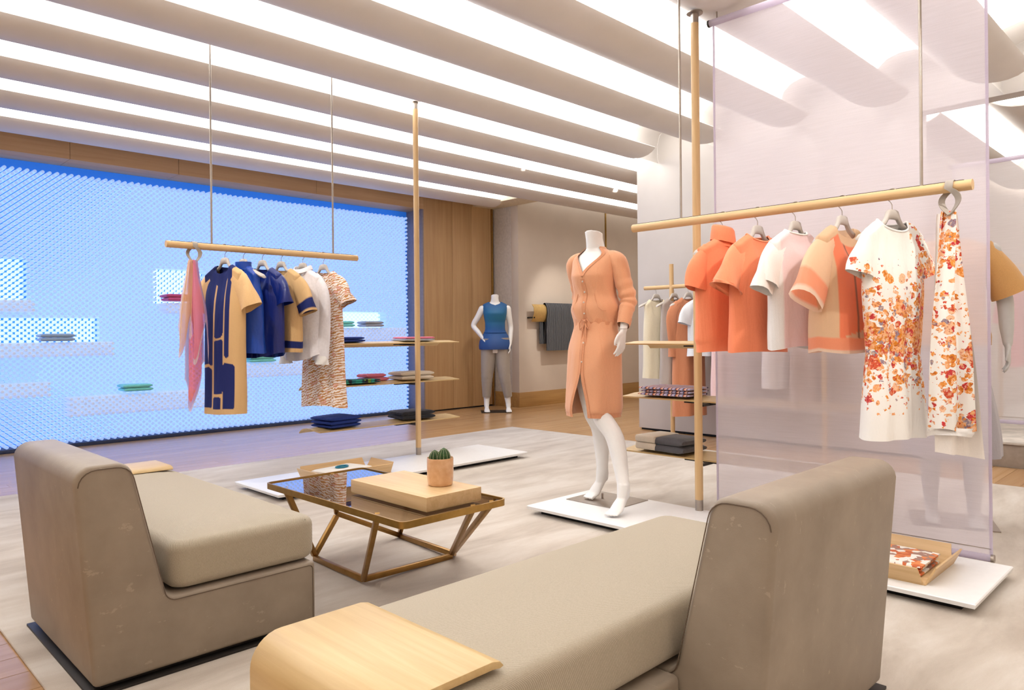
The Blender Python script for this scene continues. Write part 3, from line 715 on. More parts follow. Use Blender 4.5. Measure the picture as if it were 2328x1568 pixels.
g, _ = body_mesh(.156, -.575, .0, .1, .0, .0, .058, [(0, .1575, .061), (1, .1575, .061)], -.583, folds=(0, 1), seed=5, Nv=3, hem_wave=0)
# scarf loops and scarves
def strap(loc, rz, label, group, mat=M_STRAP):
    """leather strap over the rail that crosses and closes into a loop below"""
    e = tag(empty('strap_loop', loc, rz), label, 'strap', group)
    def ribbon(name, pts, wdt):
        g = G(); rings = []
        for i, (p, wd, sc) in enumerate(pts):
            p = Vector(p); wd = Vector(wd).normalized()*wdt*sc/2; nx_ = pts[min(i+1, len(pts)-1)][0]; pv = pts[max(i-1, 0)][0]
            tn = (Vector(nx_)-Vector(pv)).normalized(); nn = tn.cross(wd).normalized()*.0018
            rings.append([p+wd+nn, p-wd+nn, p-wd-nn, p+wd-nn])
        g.loft(rings); mk(name, g, mat, e, True, 50)
    # local x runs along the bar; the strap climbs one side, goes over and comes down the other, the two ends swing apart then meet below
    pts = []
    for i in range(10):
        t = i/9; pts.append(((.034*math.sin(PI*(1-t)**.85), -.010-.017*t, -.112+.105*t), (1, -.9*(1-t), .25*(1-t)), .62+.38*t))
    for a in range(-80, 81, 16):
        q = math.radians(a); pts.append(((.002, .0265*math.sin(q), .0265*math.cos(q)), (1, 0, 0), 1))
    for i in range(1, 10):
        t = i/9; pts.append(((-.034*math.sin(PI*t**.85), .027-.037*t, -.007-.105*t), (1, .9*t, .25*t), 1-.38*t))
    ribbon('strap', pts, .030)
    return e
strap((RXX, .856, RZZ), math.radians(-90), 'greige leather strap loop holding the floral scarf at the right end', 'leather strap loops')
strap((1.886, LYY, LZZ), 0., 'greige leather strap loop holding the pastel silk scarf', 'leather strap loops')
def drape(wtop, wbot, ztop, zbotfn, pleats, ampt, ampb, N=60, K=70, ph=0, shift=0, colfn=None, yoff=0, thick=0):
    g = G(); v = []; cols = []
    for j in range(K+1):
        t = j/K
        for i in range(N+1):
            s = i/N; wd = wtop+(wbot-wtop)*(t**.75); am = ampt+(ampb-ampt)*min(1, t*1.6)
            zb = zbotfn(s); z = ztop+(zb-ztop)*t
            v.append((wd*(s-.5)+shift*t+.004*math.sin(8*t+s*3), yoff+am*math.sin(pleats*2*PI*s+ph+.9*t)+.3*am*math.sin(pleats*4.3*PI*s), z)); cols.append(colfn(s, t, z) if colfn else (1, 1, 1))
    M_ = N+1; g.add(v, [(j*M_+i, j*M_+i+1, (j+1)*M_+i+1, (j+1)*M_+i) for j in range(K) for i in range(N)]); return g, cols
e = garment('floral_scarf', (RXX, .856, RZZ), math.radians(-42), 'long white scarf with orange blossom print at the right end of the rail', 'scarf', RG)
g, _ = drape(.06, .20, -.095, lambda s: -.985+.01*math.sin(6*s), 1.5, .022, .018); mk('front_fall', g, M_FLS, e, True, 180)
g, _ = drape(.05, .20, -.10, lambda s: -1.075-.03*s, 1.2, .02, .022, shift=.045, yoff=.03, ph=2); mk('back_fall', g, fabric('ivory_silk', (244, 238, 232), .6, .02, .1, 200, .1), e, True, 180)
g, _ = drape(.195, .20, -.975, lambda s: -1.01+.008*math.sin(4*s), 1., .016, .02, K=10); mk('folded_edge', g, WHITE_F, e, True, 180)
# ---- left rail
LX = [2.089, 2.216, 2.351, 2.490, 2.656, 2.822]
lz0 = math.radians(-77)
llab = ['navy and tan panelled dress', 'blue sleeveless top', 'navy satin top', 'tan shirt with navy cuffs', 'white crinkled shirt', 'patterned tan dress']
for x_, l_ in zip(LX, llab): hang((x_, LYY, LZZ), lz0, 'greige wishbone hanger holding the %s' % l_, LH)
# pastel scarf
def sc_col(s, t, z):
    edge = s < .02 or s > .98 or t > .975
    if edge: return C((236, 214, 222))
    if .52 < t < .93 and .22 < s < .80: return C((255, 110, 44))
    if s < .18: return C((206, 190, 214)) if t > .3 else C((240, 208, 190))
    if s < .5: return C((246, 200, 158)) if t < .6 else C((216, 178, 216))
    if s < .8: return C((244, 156, 176))
    return C((206, 180, 220))
e = garment('silk_scarf', (1.886, LYY, LZZ), math.radians(-45), 'sheer pastel silk scarf in peach, pink and orange, leftmost on the left rail', 'scarf', LG)
g, cl = drape(.05, .16, -.095, lambda s: -.86-.25*math.sin(PI*min(1, s*1.3))**1.2+.12*s, 1.6, .016, .03, colfn=sc_col); mk('inner_fall', g, VCS, e, True, 180, cols=cl)
g, cl = drape(.055, .22, -.093, lambda s: -.40-.30*abs(math.sin(2.2*PI*s+.4))-.1*s, 2.2, .018, .035, ph=1, yoff=-.03, colfn=lambda s, t, z: C((240, 222, 226)) if (t > .95 or s < .03 or s > .97) else (C((248, 206, 160)) if s < .55 else (C((244, 152, 178)) if s < .85 else C((208, 180, 222))))); mk('outer_fall', g, VCS, e, True, 180, cols=cl)
# panelled dress
e = garment('panelled_dress', (LX[0], LYY, LZZ), lz0, 'long tan dress with rounded navy panels outlined in tan', 'dress', LG)
def panel(s, vv, x, z, sd):
    ed = .018
    if sd > 0: return TAN if abs(s) > .5 else NAVY
    if vv > .965: return TAN
    def rr2(s0, s1, v0, v1, r=.06):
        cx, cy, hx, hy = (s0+s1)/2, (v0+v1)/2, (s1-s0)/2, (v1-v0)/2
        qx = max(abs(s-cx)-hx+r, 0); qy = max(abs(vv-cy)*2.6-hy*2.6+r, 0); return (qx*qx+qy*qy)**.5 <= r
    if vv < .09 and s < .6: return NAVY
    for q in ((-.97, -.20, .0, .66), (-.98, -.24, .685, .955), (-.14, .34, .0, .46), (-.14, .34, .48, .86), (-.17, .28, .88, .965), (.40, .60, .0, .62), (.34, .84, .66, .965)):
        if rr2(*q): return NAVY
    return TAN
g, inf = body_mesh(.19, -.110, .058, .075, .06, .015, .035, [(0, .19, .03), (.12, .19, .05), (.3, .19, .065), (1, .185, .085)], -1.09, folds=(.010, 3), seed=6, Nu=110, Nv=150); mk('body', g, VC, e, True, 180, cols=[panel(*q) for q in inf])
for s in (-1, 1):
    g, _ = sleeve_mesh(s, .15, None, 34, 68, .25, .075, .088, .42, seed=s+20); mk('sleeve', g, TAN_F, e, True, 180)
# blue sleeveless
e = garment('sleeveless_blouse', (LX[1], LYY, LZZ), lz0, 'cobalt blue satin sleeveless top with a stand collar', 'top', LG)
g, _ = body_mesh(.15, -.110, .058, .06, .01, .0, .04, [(0, .15, .03), (.12, .15, .05), (.3, .175, .065), (1, .19, .08)], -.70, folds=(.012, 4), seed=7); mk('body', g, BLUE_S, e, True, 180)
mk('collar', G().loft([[(rx*math.cos(a), .045*math.sin(a), z) for a in [2*PI*k/24 for k in range(24)]] for z, rx in ((-.14, .07), (-.10, .062), (-.085, .064))], False, False), BLUE_S, e, True, 180)
# navy satin top
e = garment('satin_blouse', (LX[2], LYY, LZZ), lz0, 'dark navy satin top with short sleeves and keyhole neck', 'top', LG)
g, _ = body_mesh(.19, -.110, .058, .09, .07, .015, .035, [(0, .19, .03), (.12, .19, .05), (.3, .195, .07), (1, .20, .085)], -.70, folds=(.014, 4), seed=8, hemfn=lambda s, sd: -.03*(1-s*s)); mk('body', g, NAVY_S, e, True, 180)
for s in (-1, 1):
    g, _ = sleeve_mesh(s, .15, None, 34, 76, .20, .078, .08, .42, seed=s+24); mk('sleeve', g, NAVY_S, e, True, 180)
# tan shirt with navy cuffs
e = garment('tan_shirt', (LX[3], LYY, LZZ), lz0, 'tan shirt with navy hem band and navy cuffs', 'shirt', LG)
def tans(s, vv, x, z, sd):
    if vv > .86 and vv < .955: return NAVY
    if sd < 0 and s < -.2 and vv < .5: return NAVY
    return TAN
g, inf = body_mesh(.19, -.110, .058, .09, .07, .015, .035, [(0, .19, .03), (.12, .19, .05), (.3, .195, .065), (1, .19, .075)], -.70, folds=(.010, 3), seed=9, Nv=90); mk('body', g, VC, e, True, 180, cols=[tans(*q) for q in inf])
for s in (-1, 1):
    g, inf = sleeve_mesh(s, .15, None, 34, 72, .28, .075, .075, .42, 26, seed=s+28); mk('sleeve', g, VC, e, True, 180, cols=[NAVY if (.70 < t < .93) else TAN for t, q in inf])
# white shirt
e = garment('white_shirt', (LX[4], LYY, LZZ), lz0, 'white crinkled long sleeved button shirt on the left rail', 'shirt', LG)
g, _ = body_mesh(.19, -.110, .058, .07, .09, .01, .035, [(0, .19, .03), (.12, .19, .05), (.3, .20, .07), (1, .205, .085)], -.76, folds=(.012, 4), seed=10, vneck=True, hemfn=lambda s, sd: .05*s*s); mk('body', g, CRINK, e, True, 180)
mk('collar', G().loft([[((.07+o_)*math.cos(a), (.045+o_)*math.sin(a), z-.03*(a > PI)*abs(math.sin(a))) for a in [2*PI*k/24 for k in range(24)]] for z, o_ in ((-.12, .0), (-.085, -.002), (-.083, .004), (-.115, .016))], False, False), CRINK, e, True, 180)
for s in (-1, 1):
    g, _ = sleeve_mesh(s, .15, None, 34, 94, .58, .068, .050, .5, 24, seed=s+32, turn=.45); mk('sleeve', g, CRINK, e, True, 180)
    g, _ = sleeve_mesh(s, sleeve_mesh.end[0], sleeve_mesh.end[1]+.02, 94, 94, .06, .054, .054, .6, 3, seed=s+33); mk('cuff', g, WHITE_F, e, True, 180)
for k in range(7): mk('button', G().sphere((.0, -.088, -.24-.07*k), .005, 8, 6, (1, .5, 1)), M_HANG, e)
# patterned dress
def m_squig():
    t = NT('tan_squiggle_print'); co = t.coord()
    wv = t.node('ShaderNodeTexWave', {'Vector': t.mapping(co, (1, .3, 1), (0, .35, 0)), 'Scale': 17., 'Distortion': 7., 'Detail': 2., 'Detail Scale': 2.4}, wave_type='BANDS', bands_direction='Z')
    n = t.noise(co, 24, 2); pk = t.noise(t.mapping(co, loc=(3, 1, 2)), 20, 2)
    col = t.mix(t.math('GREATER_THAN', pk, .60), C((246, 236, 230)), C((228, 178, 170)))
    col = t.mix(t.math('GREATER_THAN', t.math('MULTIPLY', wv.outputs['Fac'], t.math('ADD', n, .5)), .62), col, C((196, 140, 84)))
    t.P(Base_Color=col, Roughness=.8); t.bump(n, .8, .006); return t.m
M_SQ = m_squig()
e = garment('patterned_dress', (LX[5], LYY, LZZ), lz0, 'cream dress with small tan and pink squiggle print, rightmost on the left rail', 'dress', LG)
g, _ = body_mesh(.175, -.110, .058, .095, .05, .015, .035, [(0, .175, .03), (.12, .175, .05), (.3, .18, .065), (1, .21, .10)], -1.10, folds=(.016, 4), seed=11, hem_wave=.012, Nv=90); mk('body', g, M_SQ, e, True, 180)
for s in (-1, 1):
    g, _ = sleeve_mesh(s, .15, None, 34, 66, .20, .075, .08, .42, wob=.008, seed=s+36); mk('sleeve', g, M_SQ, e, True, 180)
# ================================================================== REAR RACK (in front of the partition)
rk = tag(empty('t_rack', (6.28, 4.06, 0)), 'oak T shaped clothes rack against the grey partition', 'clothes rack')
mk('pole', G().tube([(0, 0, .0), (0, 0, 1.73)], .022, 16), M_OAK[2], rk)
mk('bar', G().tube([(0, .32, 1.505), (0, -1.62, 1.505)], .02, 16), M_OAK[1], rk)
mk('pole', G().tube([(0, -1.5, 0), (0, -1.5, 1.73)], .022, 16), M_OAK[2], rk)
RKZ = 1.503
rkg = 'clothes on the rear rack'; rkh = 'hangers on the rear rack'
def simple(kind, y, rz, lenz, mat, label, cat, sleeve=None, shw=.17):
    hang((6.28, y, RKZ), rz, 'greige hanger on the rear rack holding the %s' % label.split(',')[0].split(' seen')[0], rkh)
    e = garment(kind, (6.28, y, RKZ), rz, label, cat, rkg)
    g, _ = body_mesh(shw, -.110, .058, .075, .04, .015, .035, [(0, shw, .03), (.12, shw, .05), (.3, shw+.005, .065), (1, shw+.02, .08)], lenz, folds=(.012, 3), seed=int(y*100) % 97); mk('body', g, mat, e, True, 180)
    if sleeve:
        for s in (-1, 1):
            g, _ = sleeve_mesh(s, .14, None, 34, 92 if sleeve > .3 else 74, sleeve, .065, .05 if sleeve > .3 else .075, .45, seed=s+int(y*10), turn=.45 if sleeve > .3 else 1.); mk('sleeve', g, mat, e, True, 180)
rzr = math.radians(-24)
simple('cream_dress', 4.24, rzr, -.91, fabric('cream_wool', (232, 222, 196)), 'cream sleeveless dress, nearest the left end of the rear rack', 'dress', None, .14)
simple('grey_vest', 4.03, rzr, -.98, fabric('warm_grey_wool', (178, 166, 158)), 'long warm grey sleeveless vest, second on the rear rack', 'vest', None, .15)
simple('terracotta_cardigan', 3.87, rzr, -1.26, fabric('terracotta_knit', (208, 138, 100)), 'long terracotta knit cardigan, third on the rear rack', 'cardigan', .52)
simple('white_tee', 3.70, rzr, -.68, fabric('pale_blue_white', (232, 238, 246)), 'white top with short sleeves, fourth on the rear rack', 'top', .22)
simple('pale_dress', 3.45, rzr, -1.05, fabric('pale_pink_cloth', (232, 200, 200)), 'pale pink dress seen faintly through the sheer panel', 'dress', .2)
simple('grey_coat', 3.2, rzr, -1.15, fabric('mid_grey_cloth', (160, 150, 150)), 'mid grey long coat seen faintly through the sheer panel', 'coat', .5)
simple('white_dress', 2.95, rzr, -.95, WHITE_F, 'white dress seen faintly through the sheer panel', 'dress', .2)
simple('taupe_dress', 2.7, rzr, -1.12, fabric('taupe_cloth', (176, 156, 146)), 'taupe dress seen faintly through the sheer panel, far end of rack', 'dress', .2)
# clothes beyond the step
rk2 = tag(empty('wall_rack', (8.3, .9, .196)), 'clothes rack standing behind the white sheer panel on the step', 'clothes rack')
mk('bar', G().tube([(0, -1.2, 1.45), (0, .9, 1.45)], .02, 12), M_OAK[1], rk2)
for yy in (-1.1, .8): mk('pole', G().tube([(0, yy, 0), (0, yy, 1.6)], .02, 12), M_OAK[2], rk2)
for i, (yy, m_, ln, lb) in enumerate([(1.52, fabric('coral_pink', (238, 120, 128)), -.95, 'coral pink dress hanging beyond the white sheer'), (1.2, fabric('taupe_cloth', (176, 156, 146)), -1.0, 'taupe dress hanging beyond the white sheer')]):
    e = garment('far_dress', (8.3, yy, 1.646), math.radians(-30), lb, 'dress', 'clothes beyond the step')
    hang((8.3, yy, 1.646), math.radians(-30), 'greige hanger of the %s' % lb.split(' hanging')[0] + ' beyond the step', 'hangers beyond the step')
    g, _ = body_mesh(.17, -.110, .058, .075, .04, .015, .035, [(0, .17, .03), (.12, .17, .05), (1, .19, .08)], ln, folds=(.012, 3), seed=i+50); mk('body', g, m_, e, True, 180)
    for s in (-1, 1):
        g, _ = sleeve_mesh(s, .15, None, 34, 89, .4, .065, .055, .42, seed=s+60+i); mk('sleeve', g, m_, e, True, 180)
# ================================================================== MANNEQUINS
def remesh(g, voxel, name, mat, parent, smooth=6, ang=180):
    me = bpy.data.meshes.new(name+'_raw'); me.from_pydata(g.v, [], g.f); me.update()
    o = bpy.data.objects.new(name+'_raw', me); COL.objects.link(o)
    m = o.modifiers.new('r', 'REMESH'); m.mode = 'VOXEL'; m.voxel_size = voxel; m.use_smooth_shade = True
    m2 = o.modifiers.new('s', 'SMOOTH'); m2.iterations = smooth; m2.factor = .5
    dg = bpy.context.evaluated_depsgraph_get(); nm = bpy.data.meshes.new_from_object(o.evaluated_get(dg)); nm.name = name
    bpy.data.objects.remove(o); finish(nm, True, 180); nm.materials.clear(); nm.materials.append(mat)
    r = bpy.data.objects.new(name, nm); COL.objects.link(r); r.parent = parent; return r
TOR = [(.80, .150, .105, .0), (.88, .168, .115, .005), (.95, .172, .118, .008), (1.01, .158, .105, .004), (1.08, .130, .088, .0), (1.14, .118, .082, -.002), (1.20, .124, .088, -.004), (1.27, .138, .108, -.014), (1.32, .146, .118, -.018), (1.37, .152, .104, -.008),
       (1.42, .165, .082, .004), (1.445, .155, .070, .008), (1.465, .110, .060, .010), (1.485, .066, .056, .008), (1.51, .054, .053, .002), (1.545, .050, .050, -.008), (1.58, .053, .053, -.014)]
def torso(g, dz=0, seg=32, sx=1):
    g.loft([[(rx*(sx if z < 1.5 else 1)*math.cos(a), cy+ry*math.sin(a), z+dz-(.012*math.sin(a) if z == 1.58 else 0)) for a in [2*PI*k/seg for k in range(seg)]] for z, rx, ry, cy in TOR])
def limb(g, pts, rs, seg=18, sub=5):
    """smooth tapered limb through the joints"""
    P_ = [Vector(p) for p in pts]; out = []; ro = []
    for i in range(len(P_)-1):
        p0 = P_[max(i-1, 0)]; p1 = P_[i]; p2 = P_[i+1]; p3 = P_[min(i+2, len(P_)-1)]
        for k in range(sub):
            t = k/sub; out.append(.5*((2*p1)+(p2-p0)*t+(2*p0-5*p1+4*p2-p3)*t*t+(3*p1-p0-3*p2+p3)*t**3)); ro.append(rs[i]+(rs[i+1]-rs[i])*sstep(0, 1, t))
    out.append(P_[-1]); ro.append(rs[-1]); g.tube(out, ro, seg); g.sphere(out[0], ro[0], 14, 10); g.sphere(out[-1], ro[-1], 12, 8)
def hand(g, wrist, down, fwd, out_, s=1.):
    """relaxed hand: palm block, four curled fingers of different length, thumb from the side of the palm"""
    w_ = Vector(wrist); d = Vector(down).normalized(); f = Vector(fwd); f = (f-d*f.dot(d)).normalized(); o = d.cross(f)
    if o.dot(Vector(out_)) < 0: o = -o
    rings = []
    for t, hw, ht in ((-.012, .020, .017), (.02, .027, .015), (.05, .036, .0135), (.078, .038, .012), (.088, .036, .010)):
        c = w_+d*t*s - o*(.004*t/.08)
        rings.append([c+f*hw*s*math.cos(a)+o*ht*s*math.sin(a) for a in [2*PI*k/16 for k in range(16)]])
    g.loft(rings)
    for i, (off, L) in enumerate(((.027, .072), (.009, .080), (-.009, .075), (-.0265, .060))):
        b = w_+d*.078*s+f*off*s
        sp = f*(off*.12)
        p = [b, b+(d*L*.42+sp)*s-o*.004*s, b+(d*L*.75+sp)*s-o*.014*s, b+(d*L*.97+sp)*s-o*.028*s]
        g.tube(p, [.0088*s, .0085*s, .0078*s, .006*s], 10); g.sphere(p[-1], .006*s, 8, 6)
    b = w_+d*.022*s+f*.022*s
    p = [b, b+(d*.025+f*.020)*s-o*.006*s, b+(d*.052+f*.026)*s-o*.014*s, b+(d*.074+f*.022)*s-o*.020*s]
    g.tube(p, [.0125*s, .011*s, .0095*s, .007*s], 10); g.sphere(p[-1], .007*s, 8, 6)
def tip_foot(g, ankle, heel, ball, toe, side):
    a, h, b, t = map(Vector, (ankle, heel, ball, toe)); d = (t-b).normalized(); lat = d.cross(Vector((0, 0, 1))).normalized()
    g.tube([a, (a+h)/2+Vector((0, 0, .0)), h], [.036, .032, .020], 14); g.sphere(h, .021, 12, 8)
    rings = []
    for c, wd, ht in ((h+(b-h)*.02+Vector((0, 0, .008)), .024, .022), (h+(b-h)*.35+Vector((0, 0, .014)), .028, .026), (h+(b-h)*.7+Vector((0, 0, .008)), .036, .022), (b, .041, .017), (b+(t-b)*.5, .040, .0135), (t-d*.012, .034, .011)):
        ax = (b-h).normalized(); up = ax.cross(lat).normalized(); up = up if up.z > 0 or abs(up.z) < .2 else -up
        rings.append([c+lat*wd*math.cos(q)+up*ht*math.sin(q) for q in [2*PI*k/16 for k in range(16)]])
    g.loft(rings); g.loft([[a+Vector((.036*math.cos(q), .036*math.sin(q), .01)) for q in [2*PI*k/14 for k in range(14)]], [h+(b-h)*.45+Vector((.026*math.cos(q), .026*math.sin(q), .012)) for q in [2*PI*k/14 for k in range(14)]]])
    for i in range(5):
        o_ = (-.030+.0155*i)*side; L = (.010, .014, .012, .008, .003)[i] if side > 0 else (.010, .014, .012, .008, .003)[i]
        r = (.0105, .0085, .008, .0075, .007)[i]
        p = t+lat*o_; g.tube([p-d*.022, p-d*.006+Vector((0, 0, .001)), p+d*L*.7], [r, r*1.05, r*.85], 8); g.sphere(p+d*L*.7, r*.85, 8, 6)
# ---- mannequin 1 (peach cardigan dress); local front = -y, left = +x ; world facing -X
MB = Vector((3.44, 2.75, PZ)); rz1 = math.radians(-84)
def W2L(p, B=MB, rz=rz1):
    v = Vector(p)-B; c, s = math.cos(-rz), math.sin(-rz); return Vector((v.x*c-v.y*s, v.x*s+v.y*c, v.z))
m1 = tag(empty('mannequin', MB, rz1), 'white headless mannequin wearing the peach cardigan dress, standing on tiptoe', 'mannequin', 'headless mannequins')
g = G(); torso(g, .008, 32, .88)
# right leg stands back, left leg steps forward toward the camera
tR, hR = W2L((3.40, 2.785, PZ+.018)), W2L((3.545, 2.775, PZ+.115)); bR = tR+(hR-tR)*.0+Vector((0, .052, .012)); aR = hR+Vector((0, -.028, .055))
tL, hL = W2L((3.165, 2.435, PZ+.016)), W2L((3.335, 2.465, PZ+.085)); bL = tL+(Vector((hL.x, hL.y, tL.z))-tL).normalized()*.055+Vector((0, 0, .012)); aL = hL+(tL-hL)*.17+Vector((0, 0, .075))
kR = W2L((3.46, 2.80, .59)); kL = W2L((3.36, 2.655, .59))
limb(g, [(-.068, 0, .90), (Vector((-.068, 0, .90))+kR)/2+Vector((0, -.02, 0)), kR, (aR+kR)/2+Vector((.0, .035, .05)), aR], [.072, .068, .055, .052, .034])
limb(g, [(.068, 0, .90), (Vector((.068, 0, .90))+kL)/2+Vector((0, -.02, 0)), kL, (aL+kL)/2+Vector((.005, .03, .05)), aL], [.072, .068, .055, .052, .034])
tip_foot(g, aR, hR, bR, tR, 1); tip_foot(g, aL, hL, bL, tL, -1)
shL, elL, wrL = Vector((.146, .008, 1.410)), Vector((.205, .03, 1.185)), Vector((.205, -.03, 1.012))
shR, elR, wrR = Vector((-.146, .008, 1.410)), Vector((-.165, .10, 1.18)), Vector((-.08, .17, 1.02))
for a_, b_, c_, sg in ((shL, elL, wrL, 1), (shR, elR, wrR, -1)):
    limb(g, [a_, (a_+b_)/2, b_, (b_+c_)/2+Vector((0, .005, 0)), c_], [.042, .038, .034, .031, .022]); hand(g, c_, c_-b_+Vector((0, 0, -.12)), (0, -1, 0), (sg, 0, 0))
remesh(g, .0048, 'body', M_MANN, m1, 4)
mk('base_plate', G().box(-.185, .185, -.155, .155, -.0, .005), M_STEEL, m1)
bp_ = [o for o in m1.children if o.name.startswith('base_plate')][0]; bp_.rotation_euler = (0, 0, -rz1-PI/2); bp_.location = W2L((3.48, 2.71, PZ))
mk('foot_rod', G().tube([W2L((3.50, 2.76, PZ+.005)), W2L((3.50, 2.76, PZ+.03))], .006, 8), M_STEEL, m1)
mk('wrist_seam', G().loft([[(c.x+(wrL.x*0)+.0235*math.cos(q), c.y+.0235*math.sin(q), c.z) for q in [2*PI*k/16 for k in range(16)]] for c in (wrL+Vector((0, 0, .004)), wrL+Vector((0, 0, .006)))], False, False), M_STEEL, m1)
KN = fabric('peach_knit', (228, 166, 126), .9, .03, .3, 240, .3); KN2 = fabric('peach_knit_rib', (218, 152, 112), .9, .05, .3, 120, .5)
SXT = [1.]
def tprof(z):
    r = interp([(a, b, c, d) for a, b, c, d in TOR], z); r[0] *= SXT[0] if z < 1.5 else 1; return r
def tprof_old(z): return interp([(a, b, c, d) for a, b, c, d in TOR], z)
def worn(g, z0, z1fn, off, seg=72, K=40, mod=None, gap=None):
    """garment shell following the torso; angle 270deg is the front"""
    v = []; fs = []
    closed = gap is None; n = seg if closed else seg+1
    for j in range(K+1):
        t = j/K
        for k in range(n):
            a = 2*PI*k/seg - PI/2
            if not closed: dl = gap(t); a = -PI/2+dl+(2*PI-2*dl)*k/seg
            z = z0+(z1fn(a)-z0)*t; rx, ry, cy = tprof(min(z, 1.52)); o_ = off(z, a); rx += o_; ry += o_
            if mod: rx, ry, cy = mod(z, a, rx, ry, cy)
            v.append((rx*math.cos(a), cy+ry*math.sin(a), z+.008))
    for j in range(K):
        for k in range(seg):
            b = (k+1) % n if closed else k+1
            fs.append((j*n+k, j*n+b, (j+1)*n+b, (j+1)*n+k))
    g.add(v, fs)
SXT[0] = .88
d1 = tag(empty('cardigan_dress', MB, rz1), 'peach knit button cardigan dress with drawstring waist on the mannequin', 'dress')
def fa(a):
    q = (a+PI/2) % (2*PI); return min(q, 2*PI-q)
WZ = 1.05
def topc(a):
    q = fa(a); return 1.495 if q > .95 else 1.325+.17*(q/.95)**.8
def blouse(z, a, rx, ry, cy):
    k = math.exp(-((z-(WZ+.085))/.055)**2); b = .017*k
    rx2 = max(rx, .122+.03*sstep(1.30, 1.0, z)*0+.0)
    low = sstep(1.34, WZ+.06, z); rx = rx*(1-low)+max(rx, .138)*low; ry = ry*(1-low)+max(ry, .108)*low
    pin = math.exp(-((z-WZ)/.018)**2); rx = rx*(1-pin)+.136*pin; ry = ry*(1-pin)+.107*pin
    wv = .004*math.sin(9*a+3*z*10)*low
    return rx+b+wv, ry+b+wv, cy
g = G(); worn(g, WZ, topc, lambda z, a: .009 if z < 1.44 else .006, mod=blouse); bodice = mk('bodice', g, KN, d1, True, 180)
def skirt(z, a, rx, ry, cy):
    t = (WZ-z)/(WZ-.50); rx_ = .136+.024*sstep(0, .3, t)+.004*t - .012*sstep(.9, 1, t); ry_ = .108+.026*sstep(0, .35, t)+.030*t-.012*sstep(.92, 1, t)
    wv = .0055*math.sin(7*a+1.3)*sstep(0, .4, t)+.003*math.sin(15*a)*sstep(.1, 0, t)
    return rx_+wv+.008*t, ry_+wv+.006*t, -.025*t
g = G(); worn(g, .50, lambda a: WZ, lambda z, a: 0, K=50, mod=skirt, gap=lambda t: .34*sstep(.62, 0, t)**1.3+.004); mk('skirt', g, KN, d1, True, 180)
g = G(); worn(g, WZ-.018, lambda a: WZ+.020, lambda z, a: 0, K=4, mod=lambda z, a, rx, ry, cy: (.139+.002*math.sin(60*a), .110+.002*math.sin(60*a), cy)); mk('waistband', g, KN2, d1, True, 180)
# placket, buttons, drawstring, pockets, ribbed hem
def surf(a, z, o_=.012):
    rx, ry, cy = tprof(min(z, 1.5)); rx += .009; ry += .009; rx, ry, cy = blouse(z, a, rx, ry, cy) if z > WZ-.01 else skirt(z, a, rx, ry, cy)
    return ((rx+o_)*math.cos(a), cy+(ry+o_)*math.sin(a), z+.008)
fr = -PI/2
def strip(name, pts, wd, mat, th=.002):
    g = G(); rings = []
    for p, a in pts:
        p = Vector(p); tx = Vector((-math.sin(a), math.cos(a), 0))*wd/2; nn = Vector((math.cos(a), math.sin(a), 0))*th
        rings.append([p+tx, p+tx+nn, p-tx+nn, p-tx])
    g.loft(rings); return mk(name, g, mat, d1, True, 50)
strip('placket', [(surf(fr, WZ+.02+(1.30-WZ-.02)*i/14, .001), fr) for i in range(15)], .026, KN2)
for sgn in (-1, 1):
    strip('neck_band', [(surf(fr+sgn*.95*(i/12), topc(fr+sgn*.95*(i/12))-.008, .002), fr+sgn*.95*(i/12)) for i in range(13)], .020, KN2)
    strip('skirt_band', [(surf(fr+sgn*(.34*sstep(.62, 0, i/16)**1.3+.03), .50+(WZ-.02-.50)*i/16, .001), fr+sgn*.1) for i in range(17)], .018, KN2)
strip('neck_band', [(surf(fr+.95+(2*PI-1.9)*(i/24), 1.487, .003), fr+.95+(2*PI-1.9)*(i/24)) for i in range(25)], .018, KN2)
MB_ = plain('pearl_button', (214, 196, 180), .3)
for z in (1.285, 1.225, 1.165, 1.10, .93, .82):
    p = surf(fr+(.03 if z < WZ else 0), z, .004); mk('button', G().sphere(p, .0062, 10, 6, (1, .5, 1)), MB_, d1)
def cord(pts): return mk('drawstring', G().tube(pts, .0035, 8), KN2, d1)
bz = WZ+.005; f0 = Vector(surf(fr, bz, .012))
for sgn in (-1, 1):
    cord([f0, f0+Vector((sgn*.018, -.010, .012)), f0+Vector((sgn*.035, -.008, -.01)), f0+Vector((sgn*.032, -.006, -.05)), f0+Vector((sgn*.012, -.006, -.03)), f0])
    cord([f0, f0+Vector((sgn*.01, -.010, -.04)), f0+Vector((sgn*.016, -.02, -.12)), f0+Vector((sgn*.018, -.032, -.20-.015*sgn))])
mk('knot', G().sphere(f0+Vector((0, -.004, 0)), .009, 10, 8), KN2, d1)
for sgn in (-1, 1):
    pp = [(fr+sgn*.45, 1.215), (fr+sgn*.5, 1.17), (fr+sgn*.6, 1.13), (fr+sgn*.75, 1.115), (fr+sgn*.9, 1.115)]
    mk('pocket_seam', G().tube([surf(a, z, .0) for a, z in pp], .002, 6), KN2, d1)
g = G(); worn(g, .498, lambda a: .525, lambda z, a: 0, K=3, mod=lambda z, a, rx, ry, cy: tuple(q+.002 if i < 2 else q for i, q in enumerate(skirt(z, a, rx, ry, cy))), gap=lambda t: .345); mk('rib_hem', g, KN2, d1, True, 180)
